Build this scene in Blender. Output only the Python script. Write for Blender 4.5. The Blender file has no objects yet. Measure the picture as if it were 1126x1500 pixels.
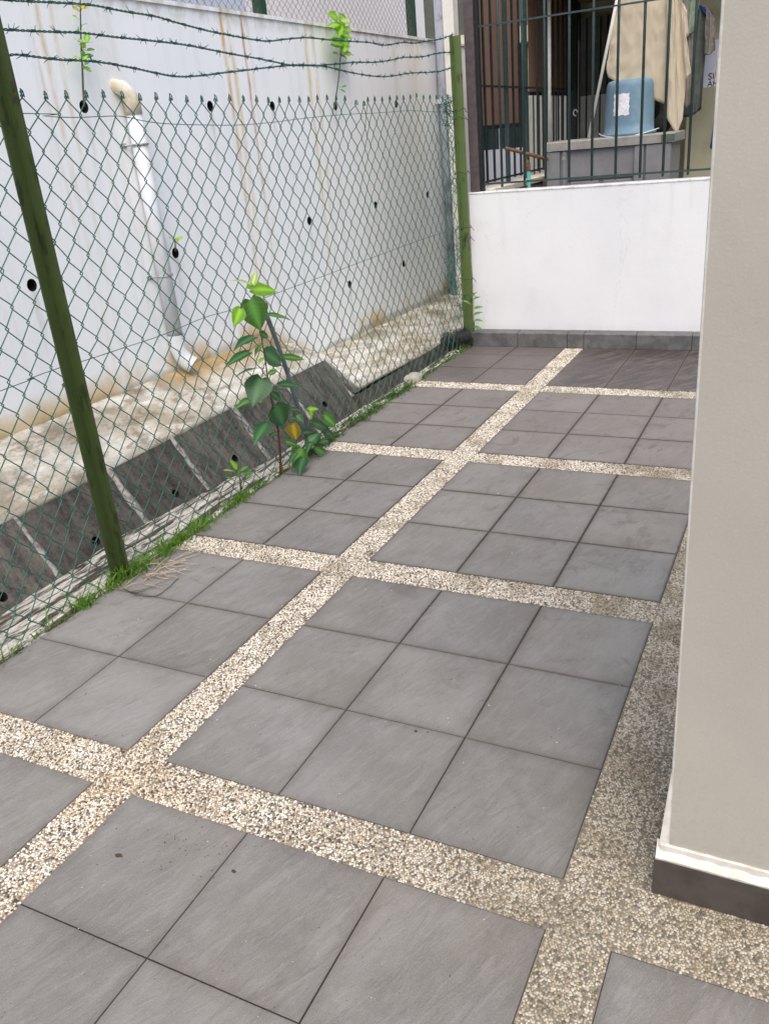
import bpy, bmesh, math, random
import numpy as np
from mathutils import Vector, Matrix
random.seed(7); RNG = np.random.default_rng(7)
S = bpy.context.scene
COL = S.collection
RAD = math.radians

# ------------------------------------------------------------ camera, light, exposure
CAM = Vector((1.5855689, -1.4434942, 1.6259395))
RM = [[0.8965007, 0.4344632, -0.0867651], [0.1046517, -0.3979605, -0.9114140], [-0.4305049, 0.8080032, -0.4022392]]
FPX = 1230.377
cd = bpy.data.cameras.new('camera'); cam = bpy.data.objects.new('camera', cd); COL.objects.link(cam)
cd.sensor_fit = 'VERTICAL'; cd.sensor_height = 24; cd.lens = FPX / 1500 * 24
cd.clip_start = 0.02; cd.clip_end = 500
M = Matrix.Identity(4)
for i in range(3):
    M[i][0] = RM[0][i]; M[i][1] = -RM[1][i]; M[i][2] = -RM[2][i]; M[i][3] = CAM[i]
cam.matrix_world = M
S.camera = cam
SUN_EL, SUN_AZ = RAD(58), RAD(150)          # azimuth clockwise from +y
W = bpy.data.worlds.new('World'); S.world = W; W.use_nodes = True
wn = W.node_tree.nodes; wl = W.node_tree.links
sky = wn.new('ShaderNodeTexSky'); sky.sky_type = 'NISHITA'; sky.sun_disc = False
sky.sun_elevation = SUN_EL; sky.sun_rotation = SUN_AZ; sky.air_density = 1.0; sky.dust_density = 4.0; sky.ozone_density = 1.0
wl.new(sky.outputs[0], wn['Background'].inputs[0]); wn['Background'].inputs[1].default_value = 0.145
sd = bpy.data.lights.new('sun', 'SUN'); sd.energy = 1.6; sd.angle = RAD(65); sd.color = (1.0, 0.96, 0.9)
sun = bpy.data.objects.new('sun', sd); COL.objects.link(sun)
dv = Vector((math.sin(SUN_AZ) * math.cos(SUN_EL), math.cos(SUN_AZ) * math.cos(SUN_EL), math.sin(SUN_EL)))
sun.rotation_euler = dv.to_track_quat('Z', 'Y').to_euler(); sun.location = (0, -3, 12)
S.view_settings.view_transform = 'Standard'; S.view_settings.look = 'None'
S.view_settings.exposure = 0.50; S.view_settings.gamma = 1

def px(u, v, ax, val):
    """point of the photograph (1126x1500) on the plane axis=val"""
    d = [RM[0][i] * (u - 563) / FPX + RM[1][i] * (v - 750) / FPX + RM[2][i] for i in range(3)]
    t = (val - CAM[ax]) / d[ax]
    return Vector((CAM[0] + t * d[0], CAM[1] + t * d[1], CAM[2] + t * d[2]))

# ------------------------------------------------------------ material helpers
class N:
    def __init__(s, name, rough=0.7, spec=0.35):
        s.m = bpy.data.materials.new(name); s.m.use_nodes = True
        s.t = s.m.node_tree; s.n = s.t.nodes; s.b = s.n['Principled BSDF']
        s.b.inputs['Roughness'].default_value = rough
        s.b.inputs['Specular IOR Level'].default_value = spec
    def new(s, typ, **kw):
        nd = s.n.new(typ)
        for k, v in kw.items(): setattr(nd, k, v)
        return nd
    def set(s, sock, v):
        if isinstance(v, bpy.types.NodeSocket): s.t.links.new(v, sock)
        elif isinstance(v, (tuple, list)) and len(v) == 3 and sock.type == 'RGBA': sock.default_value = (*v, 1)
        else: sock.default_value = v
    def pos(s): return s.new('ShaderNodeNewGeometry').outputs['Position']
    def objrand(s): return s.new('ShaderNodeObjectInfo').outputs['Random']
    def attr(s, name): return s.new('ShaderNodeAttribute', attribute_name=name).outputs['Color']
    def vmap(s, v, rot=(0, 0, 0), sc=(1, 1, 1), loc=(0, 0, 0)):
        a = s.new('ShaderNodeMapping'); s.set(a.inputs[0], v)
        a.inputs['Rotation'].default_value = rot; a.inputs['Scale'].default_value = sc; a.inputs['Location'].default_value = loc
        return a.outputs[0]
    def voff(s, v, r, k=37.0):
        c = s.new('ShaderNodeCombineXYZ'); q = s.math('MULTIPLY', r, k)
        s.set(c.inputs[0], q); s.set(c.inputs[1], q); s.set(c.inputs[2], q)
        a = s.new('ShaderNodeVectorMath', operation='ADD'); s.set(a.inputs[0], v); s.set(a.inputs[1], c.outputs[0]); return a.outputs[0]
    def noise(s, v, sc=5, det=4, ro=0.6, dist=0.0):
        a = s.new('ShaderNodeTexNoise'); s.set(a.inputs['Vector'], v)
        a.inputs['Scale'].default_value = sc; a.inputs['Detail'].default_value = det
        a.inputs['Roughness'].default_value = ro; a.inputs['Distortion'].default_value = dist
        return a.outputs[0]
    def vor(s, v, sc=5, feat='F1', out='Distance'):
        a = s.new('ShaderNodeTexVoronoi', feature=feat); s.set(a.inputs['Vector'], v); a.inputs['Scale'].default_value = sc
        return a.outputs[out]
    def math(s, op, a, b=0.0, c=0.0, clamp=False):
        m = s.new('ShaderNodeMath', operation=op); m.use_clamp = clamp
        s.set(m.inputs[0], a); s.set(m.inputs[1], b); s.set(m.inputs[2], c); return m.outputs[0]
    def rng(s, f, a, b, c=0.0, d=1.0, smooth=True):
        m = s.new('ShaderNodeMapRange'); m.interpolation_type = 'SMOOTHSTEP' if smooth else 'LINEAR'
        s.set(m.inputs[0], f)
        for i, v in enumerate((a, b, c, d)): s.set(m.inputs[i + 1], v)
        return m.outputs[0]
    def xyz(s, v):
        a = s.new('ShaderNodeSeparateXYZ'); s.set(a.inputs[0], v); return a.outputs
    def mix(s, f, a, b, mode='MIX'):
        m = s.new('ShaderNodeMix', data_type='RGBA', blend_type=mode)
        s.set(m.inputs[0], f); s.set(m.inputs[6], a); s.set(m.inputs[7], b); return m.outputs[2]
    def hsv(s, c, h=0.5, sa=1.0, v=1.0):
        m = s.new('ShaderNodeHueSaturation'); s.set(m.inputs['Color'], c)
        s.set(m.inputs['Hue'], h); s.set(m.inputs['Saturation'], sa); s.set(m.inputs['Value'], v); return m.outputs[0]
    def color(s, c): s.set(s.b.inputs['Base Color'], c); return s
    def rough(s, r): s.set(s.b.inputs['Roughness'], r); return s
    def bump(s, h, st=0.3, dist=0.01):
        b = s.new('ShaderNodeBump'); s.set(b.inputs['Height'], h); b.inputs['Strength'].default_value = st
        b.inputs['Distance'].default_value = dist; s.t.links.new(b.outputs[0], s.b.inputs['Normal']); return s

def speckled(name, c1, c2, sc=30, rough=0.6, bump=0.15, spec=0.35, metal=0.0, big=None):
    n = N(name, rough, spec); p = n.pos()
    f = n.rng(n.noise(p, sc, 5, 0.65), 0.35, 0.65)
    c = n.mix(f, c1, c2)
    if big: c = n.mix(n.math('MULTIPLY', n.rng(n.noise(p, big[1], 4, 0.6), 0.5, 0.72), big[2]), c, big[0])
    n.color(c); n.bump(n.noise(p, sc * 3, 4, 0.6), bump, 0.004); n.b.inputs['Metallic'].default_value = metal
    return n.m

# slate-look tile
def mat_tile():
    n = N('slate_tile', 0.62, 0.4); p = n.pos(); r = n.objrand()
    q = n.voff(n.vmap(p, rot=(0, 0, 0.29)), r, 23)
    rip = n.noise(n.vmap(q, sc=(1, 0.2, 1)), 34, 7, 0.68, 0.9)
    rip2 = n.noise(n.vmap(q, sc=(1, 0.28, 1)), 12, 5, 0.62, 1.2)
    fine = n.noise(p, 300, 4, 0.8)
    blot = n.noise(p, 3.2, 5, 0.62)
    x, y, z = n.xyz(p)
    base = n.mix(n.rng(blot, 0.35, 0.65), (0.176, 0.162, 0.142), (0.221, 0.206, 0.184))
    # cooler, cleaner towards the fence side / warmer by the column
    base = n.mix(n.math('MULTIPLY', n.rng(x, -1.0, 1.2), 0.5), n.hsv(base, v=1.03, sa=0.55), n.hsv(base, sa=1.35))
    base = n.hsv(base, v=n.rng(r, 0, 1, 0.86, 1.10, False), sa=n.rng(n.noise(n.voff(p, r, 5), 1.5, 2), 0.3, 0.7, 0.75, 1.3))
    c = n.mix(n.math('MULTIPLY', n.rng(rip, 0.46, 0.62), 0.20), base, (0.30, 0.29, 0.285))
    c = n.mix(n.math('MULTIPLY', n.rng(rip2, 0.55, 0.75), 0.25), c, (0.14, 0.125, 0.118))
    # scuffs and grime, heavier in the far rows that stay wet
    sc = n.noise(n.vmap(q, sc=(1, 0.35, 1)), 17, 6, 0.7, 1.2)
    far = n.rng(y, 1.2, 3.6); wet = n.rng(n.math('ADD', y, n.math('MULTIPLY', blot, 0.5)), 4.05, 4.5)
    gr = n.math('MULTIPLY', n.rng(sc, 0.56, 0.66), n.math('ADD', 0.16, n.math('MULTIPLY', far, 0.6)))
    c = n.mix(gr, c, (0.085, 0.072, 0.066))
    c = n.mix(n.math('MULTIPLY', far, 0.4), c, (0.135, 0.112, 0.10))
    # dark wet runs in the last panel
    run = n.noise(n.vmap(n.vmap(p, rot=(0, 0, 0.62)), sc=(1, 0.12, 1)), 20, 5, 0.62, 1.0)
    right = n.rng(x, -0.25, 0.3)
    c = n.mix(n.math('MULTIPLY', wet, n.math('ADD', 0.6, n.math('MULTIPLY', right, 0.3))), c, (0.07, 0.054, 0.05))
    c = n.mix(n.math('MULTIPLY', n.math('MULTIPLY', n.rng(run, 0.46, 0.52), wet), n.math('ADD', 0.15, n.math('MULTIPLY', right, 0.75))), c, (0.022, 0.014, 0.013))
    c = n.mix(n.math('MULTIPLY', n.math('MULTIPLY', n.rng(n.noise(p, 6, 5, 0.7), 0.46, 0.56), wet), n.math('MULTIPLY', right, 0.7)), c, (0.035, 0.024, 0.022))
    ye = n.rng(n.noise(p, 7, 4, 0.6), 0.62, 0.8)
    c = n.mix(n.math('MULTIPLY', ye, 0.3), c, (0.19, 0.165, 0.125))
    c = n.mix(n.math('MULTIPLY', n.rng(fine, 0.45, 0.7), 0.28), c, (0.42, 0.41, 0.4))
    # grime worked into the tile edges
    gx, gy, gz = n.xyz(n.new('ShaderNodeTexCoord').outputs['Generated'])
    ed = n.math('MINIMUM', n.math('MINIMUM', gx, n.math('SUBTRACT', 1.0, gx)), n.math('MINIMUM', gy, n.math('SUBTRACT', 1.0, gy)))
    edn = n.math('ADD', ed, n.math('MULTIPLY', n.math('SUBTRACT', n.noise(p, 30, 5, 0.7), 0.5), 0.035))
    c = n.mix(n.math('MULTIPLY', n.rng(edn, 0.026, 0.0), n.rng(y, -0.3, 2.0, 0.12, 0.9)), c, (0.060, 0.048, 0.040))
    c = n.mix(n.math('MULTIPLY', n.rng(edn, 0.10, 0.02), 0.22), c, (0.10, 0.085, 0.072))
    dk = n.noise(n.voff(p, r, 3), 5.5, 6, 0.72, 0.8)
    c = n.mix(n.math('MULTIPLY', n.rng(dk, 0.54, 0.70), n.rng(y, -0.5, 2.2, 0.22, 0.5)), c, (0.095, 0.082, 0.072))
    scf = n.noise(n.vmap(n.voff(n.vmap(p, rot=(0, 0, 0.5)), r, 11), sc=(1, 0.4, 1)), 42, 6, 0.75, 1.5)
    c = n.mix(n.math('MULTIPLY', n.rng(scf, 0.60, 0.70), 0.30), c, (0.36, 0.345, 0.325))
    fl = n.math('LESS_THAN', n.vor(p, 26), 0.045)
    c = n.mix(n.math('MULTIPLY', fl, 0.65), c, (0.05, 0.04, 0.035))
    fw = n.math('LESS_THAN', n.vor(n.vmap(p, loc=(3.3, 1.7, 0)), 15), 0.022)
    c = n.mix(n.math('MULTIPLY', fw, 0.8), c, (0.6, 0.6, 0.58))
    n.color(c); n.rough(n.rng(wet, 0, 1, 0.62, 0.42, False))
    h = n.math('ADD', n.math('MULTIPLY', rip, 1.0), n.math('MULTIPLY', fine, 0.14))
    h = n.math('ADD', h, n.math('MULTIPLY', rip2, 0.9))
    n.bump(h, 0.8, 0.006)
    return n.m

def mat_pebble():
    n = N('pebble_stone', 0.5, 0.45); p = n.pos(); x, y, z = n.xyz(p)
    a = n.attr('col')
    d = n.noise(p, 5.5, 5, 0.65)
    # greyer and darker towards the house column; dirt in patches of the cross strips
    k = n.math('ADD', n.rng(x, 0.3, 1.3, 0.0, 0.75), n.rng(d, 0.46, 0.60, 0, n.rng(y, 0.5, 1.4, 0.45, 0.95)))
    a = n.mix(n.rng(x, 0.4, 1.3, 0.0, 0.32), a, (0.40, 0.36, 0.28))
    c = n.mix(n.math('MULTIPLY', k, 0.72), a, n.mix(1.0, a, (0.52, 0.49, 0.42), 'MULTIPLY'))
    warm = n.math('MULTIPLY', n.rng(n.math('ADD', x, y), 0.4, -0.3), n.rng(n.noise(p, 3, 3), 0.4, 0.6))
    c = n.mix(n.math('MULTIPLY', warm, 0.6), c, n.mix(1.0, c, (1.0, 0.86, 0.68), 'MULTIPLY'))
    n.color(c); n.bump(n.noise(p, 600, 2), 0.1, 0.001)
    return n.m

def mat_cement():
    n = N('cement', 0.9, 0.2); p = n.pos(); x, y, z = n.xyz(p)
    c = n.mix(n.noise(p, 60, 5, 0.7), (0.14, 0.115, 0.085), (0.34, 0.29, 0.22))
    c = n.mix(n.math('MULTIPLY', n.rng(x, 0.2, 1.3), 0.4), c, (0.16, 0.145, 0.11))
    n.color(c); n.bump(n.noise(p, 300, 3), 0.4, 0.003); return n.m

def mat_retaining():
    n = N('white_retaining_paint', 0.7, 0.3); p = n.pos(); x, y, z = n.xyz(p)
    big = n.noise(p, 1.3, 4, 0.55); ver = n.noise(n.vmap(p, sc=(1, 1, 0.05)), 14, 4, 0.6)
    c = n.mix(n.rng(big, 0.3, 0.7), (0.84, 0.865, 0.90), (0.885, 0.90, 0.92))
    c = n.mix(n.math('MULTIPLY', n.rng(ver, 0.5, 0.72), 0.16), c, (0.50, 0.52, 0.52))
    wob = n.math('MULTIPLY', n.math('SUBTRACT', n.noise(n.vmap(p, sc=(0, 0, 1)), 3.0, 3), 0.5), 0.05)
    yy = n.math('ADD', y, wob); brk = n.rng(n.noise(n.vmap(p, sc=(1, 1, 0.25)), 16, 4, 0.7), 0.3, 0.62)
    for (y0, w, col, st, zb) in ((2.09, .02, (.58, .36, .12), .6, 1.1), (2.15, .028, (.58, .38, .14), .7, .9), (2.24, .024, (.58, .40, .18), .6, .9),
                                 (3.70, .034, (.60, .33, .08), .95, -.2), (3.78, .04, (.66, .48, .18), .8, 0), (3.93, .024, (.45, .17, .035), 1.0, .5), (3.99, .04, (.62, .50, .28), .4, .1),
                                 (4.75, .04, (.66, .48, .16), .85, -.2), (4.86, .035, (.62, .46, .2), .8, .2), (5.02, .08, (.66, .60, .42), .3, .2),
                                 (6.3, .10, (.62, .53, .35), .35, 1.6), (6.75, .25, (.62, .50, .30), .5, 1.7), (2.6, .15, (.58, .52, .38), .3, -.2), (1.8, .05, (.55, .5, .42), .25, .6), (2.44, .05, (.62, .58, .44), .35, .4)):
        m = n.math('SUBTRACT', 1.0, n.math('DIVIDE', n.math('ABSOLUTE', n.math('SUBTRACT', yy, y0)), w), clamp=True)
        m = n.math('MULTIPLY', m, n.rng(z, zb, 2.4, 0.25, 1.0)); m = n.math('MULTIPLY', m, brk)
        c = n.mix(n.math('MULTIPLY', m, st), c, col)
    for y0, z0 in ((3.451, 1.90), (4.183, 1.89), (5.109, 1.89), (2.859, 1.08), (4.504, 1.085), (5.671, 1.08), (5.047, .50), (2.336, 1.90), (1.707, 1.08)):
        m = n.math('SUBTRACT', 1.0, n.math('DIVIDE', n.math('ABSOLUTE', n.math('SUBTRACT', yy, y0)), 0.035), clamp=True)
        m = n.math('MULTIPLY', m, n.math('MULTIPLY', n.rng(z, z0 - .45, z0), n.math('LESS_THAN', z, z0)))
        c = n.mix(n.math('MULTIPLY', m, n.math('MULTIPLY', brk, 0.55)), c, (0.42, 0.41, 0.36))
    # damp orange band and grime just above the ledge
    zl = n.rng(y, 3.5, 4.3, 0.42, 0.10)
    h = n.math('SUBTRACT', n.math('SUBTRACT', z, zl), n.math('MULTIPLY', n.noise(p, 4, 4), 0.16))
    bb = n.math('MULTIPLY', n.rng(h, 0.10, -0.06), n.rng(n.noise(n.vmap(p, sc=(1, 1, 0.4)), 2.2, 3), 0.42, 0.58))
    c = n.mix(n.math('MULTIPLY', bb, 0.8), c, (0.58, 0.40, 0.15))
    c = n.mix(n.math('MULTIPLY', n.rng(h, -0.04, -0.09), 0.5), c, (0.2, 0.17, 0.11))
    # grime under the coping
    tp = n.math('MULTIPLY', n.rng(z, 2.36, 2.46), n.rng(n.noise(p, 9, 4), 0.4, 0.62))
    c = n.mix(n.math('MULTIPLY', tp, 0.5), c, (0.46, 0.42, 0.34))
    n.color(c); n.bump(n.math('ADD', n.noise(p, 70, 4), n.math('MULTIPLY', big, 3)), 0.2, 0.006); return n.m

def mat_column():
    n = N('beige_wall_paint', 0.6, 0.35); p = n.pos(); x, y, z = n.xyz(p)
    a = n.noise(p, 1.7, 4, 0.55); sm = n.noise(n.vmap(p, rot=(0, 0.5, 0), sc=(1, 1, 0.4)), 3.5, 5, 0.65, 0.8); g = n.noise(p, 170, 3, 0.6)
    c = n.mix(n.rng(a, 0.3, 0.7), (0.385, 0.36, 0.315), (0.43, 0.402, 0.352))
    c = n.mix(n.math('MULTIPLY', n.rng(sm, 0.56, 0.74), 0.22), c, (0.33, 0.30, 0.26))
    c = n.mix(n.math('MULTIPLY', n.rng(n.vor(p, 16), 0.06, 0.02), 0.35), c, (0.32, 0.26, 0.2))
    c = n.mix(n.math('MULTIPLY', n.rng(g, 0.5, 0.75), 0.12), c, (0.60, 0.57, 0.52))
    sp_ = n.math('MULTIPLY', n.rng(n.math('ADD', z, n.math('MULTIPLY', sm, -.5)), 0.25, -0.1), n.rng(n.noise(p, 60, 4, 0.7), 0.5, 0.62))
    c = n.mix(n.math('MULTIPLY', sp_, 0.18), c, (0.30, 0.27, 0.22))
    n.color(c); n.bump(n.math('ADD', n.math('MULTIPLY', n.noise(p, 9, 3), 2.0), g), 0.14, 0.003); return n.m

def mat_white_wall():
    n = N('white_wall_paint', 0.65, 0.35); p = n.pos(); x, y, z = n.xyz(p)
    big = n.noise(p, 1.6, 4, 0.55)
    c = n.mix(n.rng(big, 0.3, 0.7), (0.70, 0.705, 0.73), (0.755, 0.76, 0.775))
    cr = n.vor(n.vmap(p, sc=(1, 1, 0.6)), 1.1, 'DISTANCE_TO_EDGE')
    nz = n.noise(p, 5, 5, 0.7)
    cr = n.math('ADD', cr, n.math('MULTIPLY', n.math('SUBTRACT', nz, 0.5), 0.22))
    cm = n.math('MULTIPLY', n.rng(n.math('ABSOLUTE', cr), 0.006, 0.0), n.rng(n.noise(p, 1.2, 2), 0.5, 0.62))
    c = n.mix(n.math('MULTIPLY', cm, 0.3), c, (0.45, 0.46, 0.48))
    vr = n.math('MULTIPLY', n.rng(n.noise(n.vmap(p, sc=(1, 1, 0.08)), 9, 5, 0.65), 0.52, 0.7), n.rng(z, 0.5, 1.2, 0.05, 0.35))
    c = n.mix(vr, c, (0.60, 0.60, 0.58))
    tpe = n.math('MULTIPLY', n.rng(z, 1.165, 1.19), n.rng(n.noise(p, 25, 5, 0.7), 0.45, 0.62)); c = n.mix(n.math('MULTIPLY', tpe, 0.6), c, (0.40, 0.38, 0.34))
    sm = n.rng(n.noise(p, 3, 6, 0.7), 0.58, 0.75)
    c = n.mix(n.math('MULTIPLY', sm, 0.2), c, (0.55, 0.54, 0.52))
    bt = n.math('MULTIPLY', n.rng(z, 0.2, 0.11), n.noise(p, 12, 4)); c = n.mix(n.math('MULTIPLY', bt, 0.35), c, (0.4, 0.4, 0.4))
    n.color(c); n.bump(n.math('ADD', n.noise(p, 45, 4), n.math('MULTIPLY', nz, 2.5)), 0.15, 0.006); return n.m

def mat_concrete(name, light, mid, dark, fa, streak=False, thr=(0.42, 0.62)):
    n = N(name, 0.9, 0.15); p = n.pos()
    q = n.vmap(p, sc=(1, 0.12, 1)) if streak else p
    a = n.noise(q, fa, 7, 0.68, 0.5); b = n.noise(q, fa * 4.5, 6, 0.7, 0.3); g = n.noise(p, 90, 4, 0.7)
    c = n.mix(n.rng(a, thr[0], thr[1]), dark, light)
    c = n.mix(n.rng(b, 0.4, 0.66, 0, 0.75), c, mid)
    c = n.mix(n.math('MULTIPLY', n.rng(g, 0.5, 0.7), 0.4), c, dark)
    n.color(c); n.bump(n.math('ADD', n.math('MULTIPLY', b, 1.5), g), 0.6, 0.012); return n.m

def mat_ledge():
    n = N('weathered_ledge', 0.88, 0.15); p = n.pos(); x, y, z = n.xyz(p)
    q = n.vmap(p, sc=(1, 0.45, 1))
    a = n.noise(q, 3.6, 7, 0.66, 0.3); b = n.noise(q, 11, 7, 0.72, 0.2); g = n.noise(p, 75, 5, 0.72)
    c = n.mix(n.rng(a, 0.36, 0.66), (0.40, 0.35, 0.27), (0.66, 0.64, 0.59))
    c = n.mix(n.math('MULTIPLY', n.rng(b, 0.50, 0.62), 0.75), c, (0.20, 0.165, 0.115))
    c = n.mix(n.math('MULTIPLY', n.rng(b, 0.46, 0.36), 0.7), c, (0.80, 0.79, 0.76))
    c = n.mix(n.math('MULTIPLY', n.rng(g, 0.52, 0.70), 0.35), c, (0.16, 0.14, 0.11))
    # mould towards the wall foot and on the near stretch, rust wash below the pipe
    m = n.math('MULTIPLY', n.rng(n.noise(p, 2.3, 5, 0.6), 0.44, 0.60), n.rng(x, -1.62, -1.95, 0.1, 0.8))
    c = n.mix(m, c, (0.17, 0.145, 0.10))
    near = n.math('MULTIPLY', n.rng(y, 2.0, 0.9), n.rng(n.noise(q, 5, 6, 0.7), 0.40, 0.60))
    c = n.mix(n.math('MULTIPLY', near, 0.7), c, (0.20, 0.17, 0.125))
    rs = n.math('MULTIPLY', n.math('MULTIPLY', n.rng(y, 2.3, 2.7), n.rng(y, 3.8, 3.1)), n.rng(x, -1.7, -1.98))
    c = n.mix(n.math('MULTIPLY', rs, n.rng(a, 0.3, 0.6, 0.2, 0.8)), c, (0.50, 0.33, 0.13))
    n.color(c); n.bump(n.math('ADD', n.math('MULTIPLY', b, 1.2), g), 0.45, 0.010); return n.m

def mat_slab():
    n = N('mouldy_slab', 0.88, 0.2); p = n.pos(); r = n.objrand()
    q = n.vmap(p, rot=(0, 0, 0), sc=(0.25, 1, 0.25))
    a = n.noise(n.voff(q, r, 9), 13, 6, 0.7, 0.5); b = n.noise(p, 38, 6, 0.75, 0.4); g = n.noise(p, 110, 4, 0.7)
    c = n.mix(n.rng(a, 0.35, 0.65), (0.052, 0.048, 0.045), (0.13, 0.12, 0.105))
    c = n.mix(n.rng(b, 0.45, 0.68, 0, 0.5), c, (0.17, 0.145, 0.115))
    c = n.mix(n.rng(b, 0.45, 0.32, 0, 0.85), c, (0.022, 0.022, 0.02))
    c = n.mix(n.math('MULTIPLY', n.rng(g, 0.6, 0.75), 0.35), c, (0.32, 0.31, 0.28))
    c = n.hsv(c, v=n.rng(r, 0, 1, 0.8, 1.25, False))
    n.color(c); n.bump(n.math('ADD', b, g), 0.6, 0.01); return n.m

def mat_leaf(name, c1, c2, trans=0.35, edge=None):
    n = N(name, 0.42, 0.45); r = n.objrand(); p = n.pos()
    c = n.mix(n.noise(p, 38, 4), c1, c2); c = n.hsv(c, v=n.rng(r, 0, 1, 0.85, 1.15, False))
    v = n.attr('vein'); vt, va = n.xyz(v)[1], n.xyz(v)[2]
    lat = n.math('ABSOLUTE', n.math('SUBTRACT', n.math('FRACT', n.math('MULTIPLY', n.math('SUBTRACT', vt, n.math('MULTIPLY', va, 0.16)), 8.5)), 0.5))
    c = n.mix(n.math('MULTIPLY', n.rng(lat, 0.09, 0.02), 0.32), c, tuple(min(1, k * 2.0 + .015) for k in c2))
    c = n.mix(n.math('MULTIPLY', n.rng(n.noise(p, 140, 4, 0.7), 0.60, 0.72), 0.45), c, (0.10, 0.085, 0.04))
    c = n.mix(n.math('MULTIPLY', n.xyz(v)[0], 0.55), c, tuple(min(1, k * 2.4 + .02) for k in c2))
    if edge: c = n.mix(n.rng(n.noise(p, 90, 4), 0.58, 0.68), c, edge)
    n.color(c); n.bump(n.noise(p, 120, 3), 0.15, 0.002)
    tr = n.new('ShaderNodeBsdfTranslucent'); n.set(tr.inputs[0], n.hsv(c, h=0.485, v=1.7))
    mx = n.new('ShaderNodeMixShader'); mx.inputs[0].default_value = trans
    n.t.links.new(n.b.outputs[0], mx.inputs[1]); n.t.links.new(tr.outputs[0], mx.inputs[2])
    n.t.links.new(mx.outputs[0], n.n['Material Output'].inputs[0]); return n.m

def mat_sheer(name, c1, c2):
    n = N(name, 0.9, 0.1); p = n.pos(); c = n.mix(n.noise(p, 9, 5, 0.65), c1, c2); n.color(c); n.bump(n.noise(p, 60, 5, 0.7), 0.4, 0.004)
    tr = n.new('ShaderNodeBsdfTranslucent'); n.set(tr.inputs[0], c); mx = n.new('ShaderNodeMixShader'); mx.inputs[0].default_value = 0.4
    n.t.links.new(n.b.outputs[0], mx.inputs[1]); n.t.links.new(tr.outputs[0], mx.inputs[2]); n.t.links.new(mx.outputs[0], n.n['Material Output'].inputs[0]); return n.m

def mat_post(name, c1, c2, rust, moss):
    n = N(name, 0.42, 0.5); p = n.pos()
    c = n.mix(n.noise(p, 8, 4), c1, c2)
    c = n.mix(n.math('MULTIPLY', n.rng(n.noise(n.vmap(p, sc=(1, 1, 0.3)), 22, 5, 0.7), 0.54, 0.62), moss[1]), c, moss[0])
    c = n.mix(n.math('MULTIPLY', n.rng(n.noise(p, 30, 5, 0.7), 0.66, 0.70), rust), c, (0.10, 0.035, 0.02))
    n.color(c); n.bump(n.noise(p, 60, 4), 0.2, 0.003); return n.m

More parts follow.
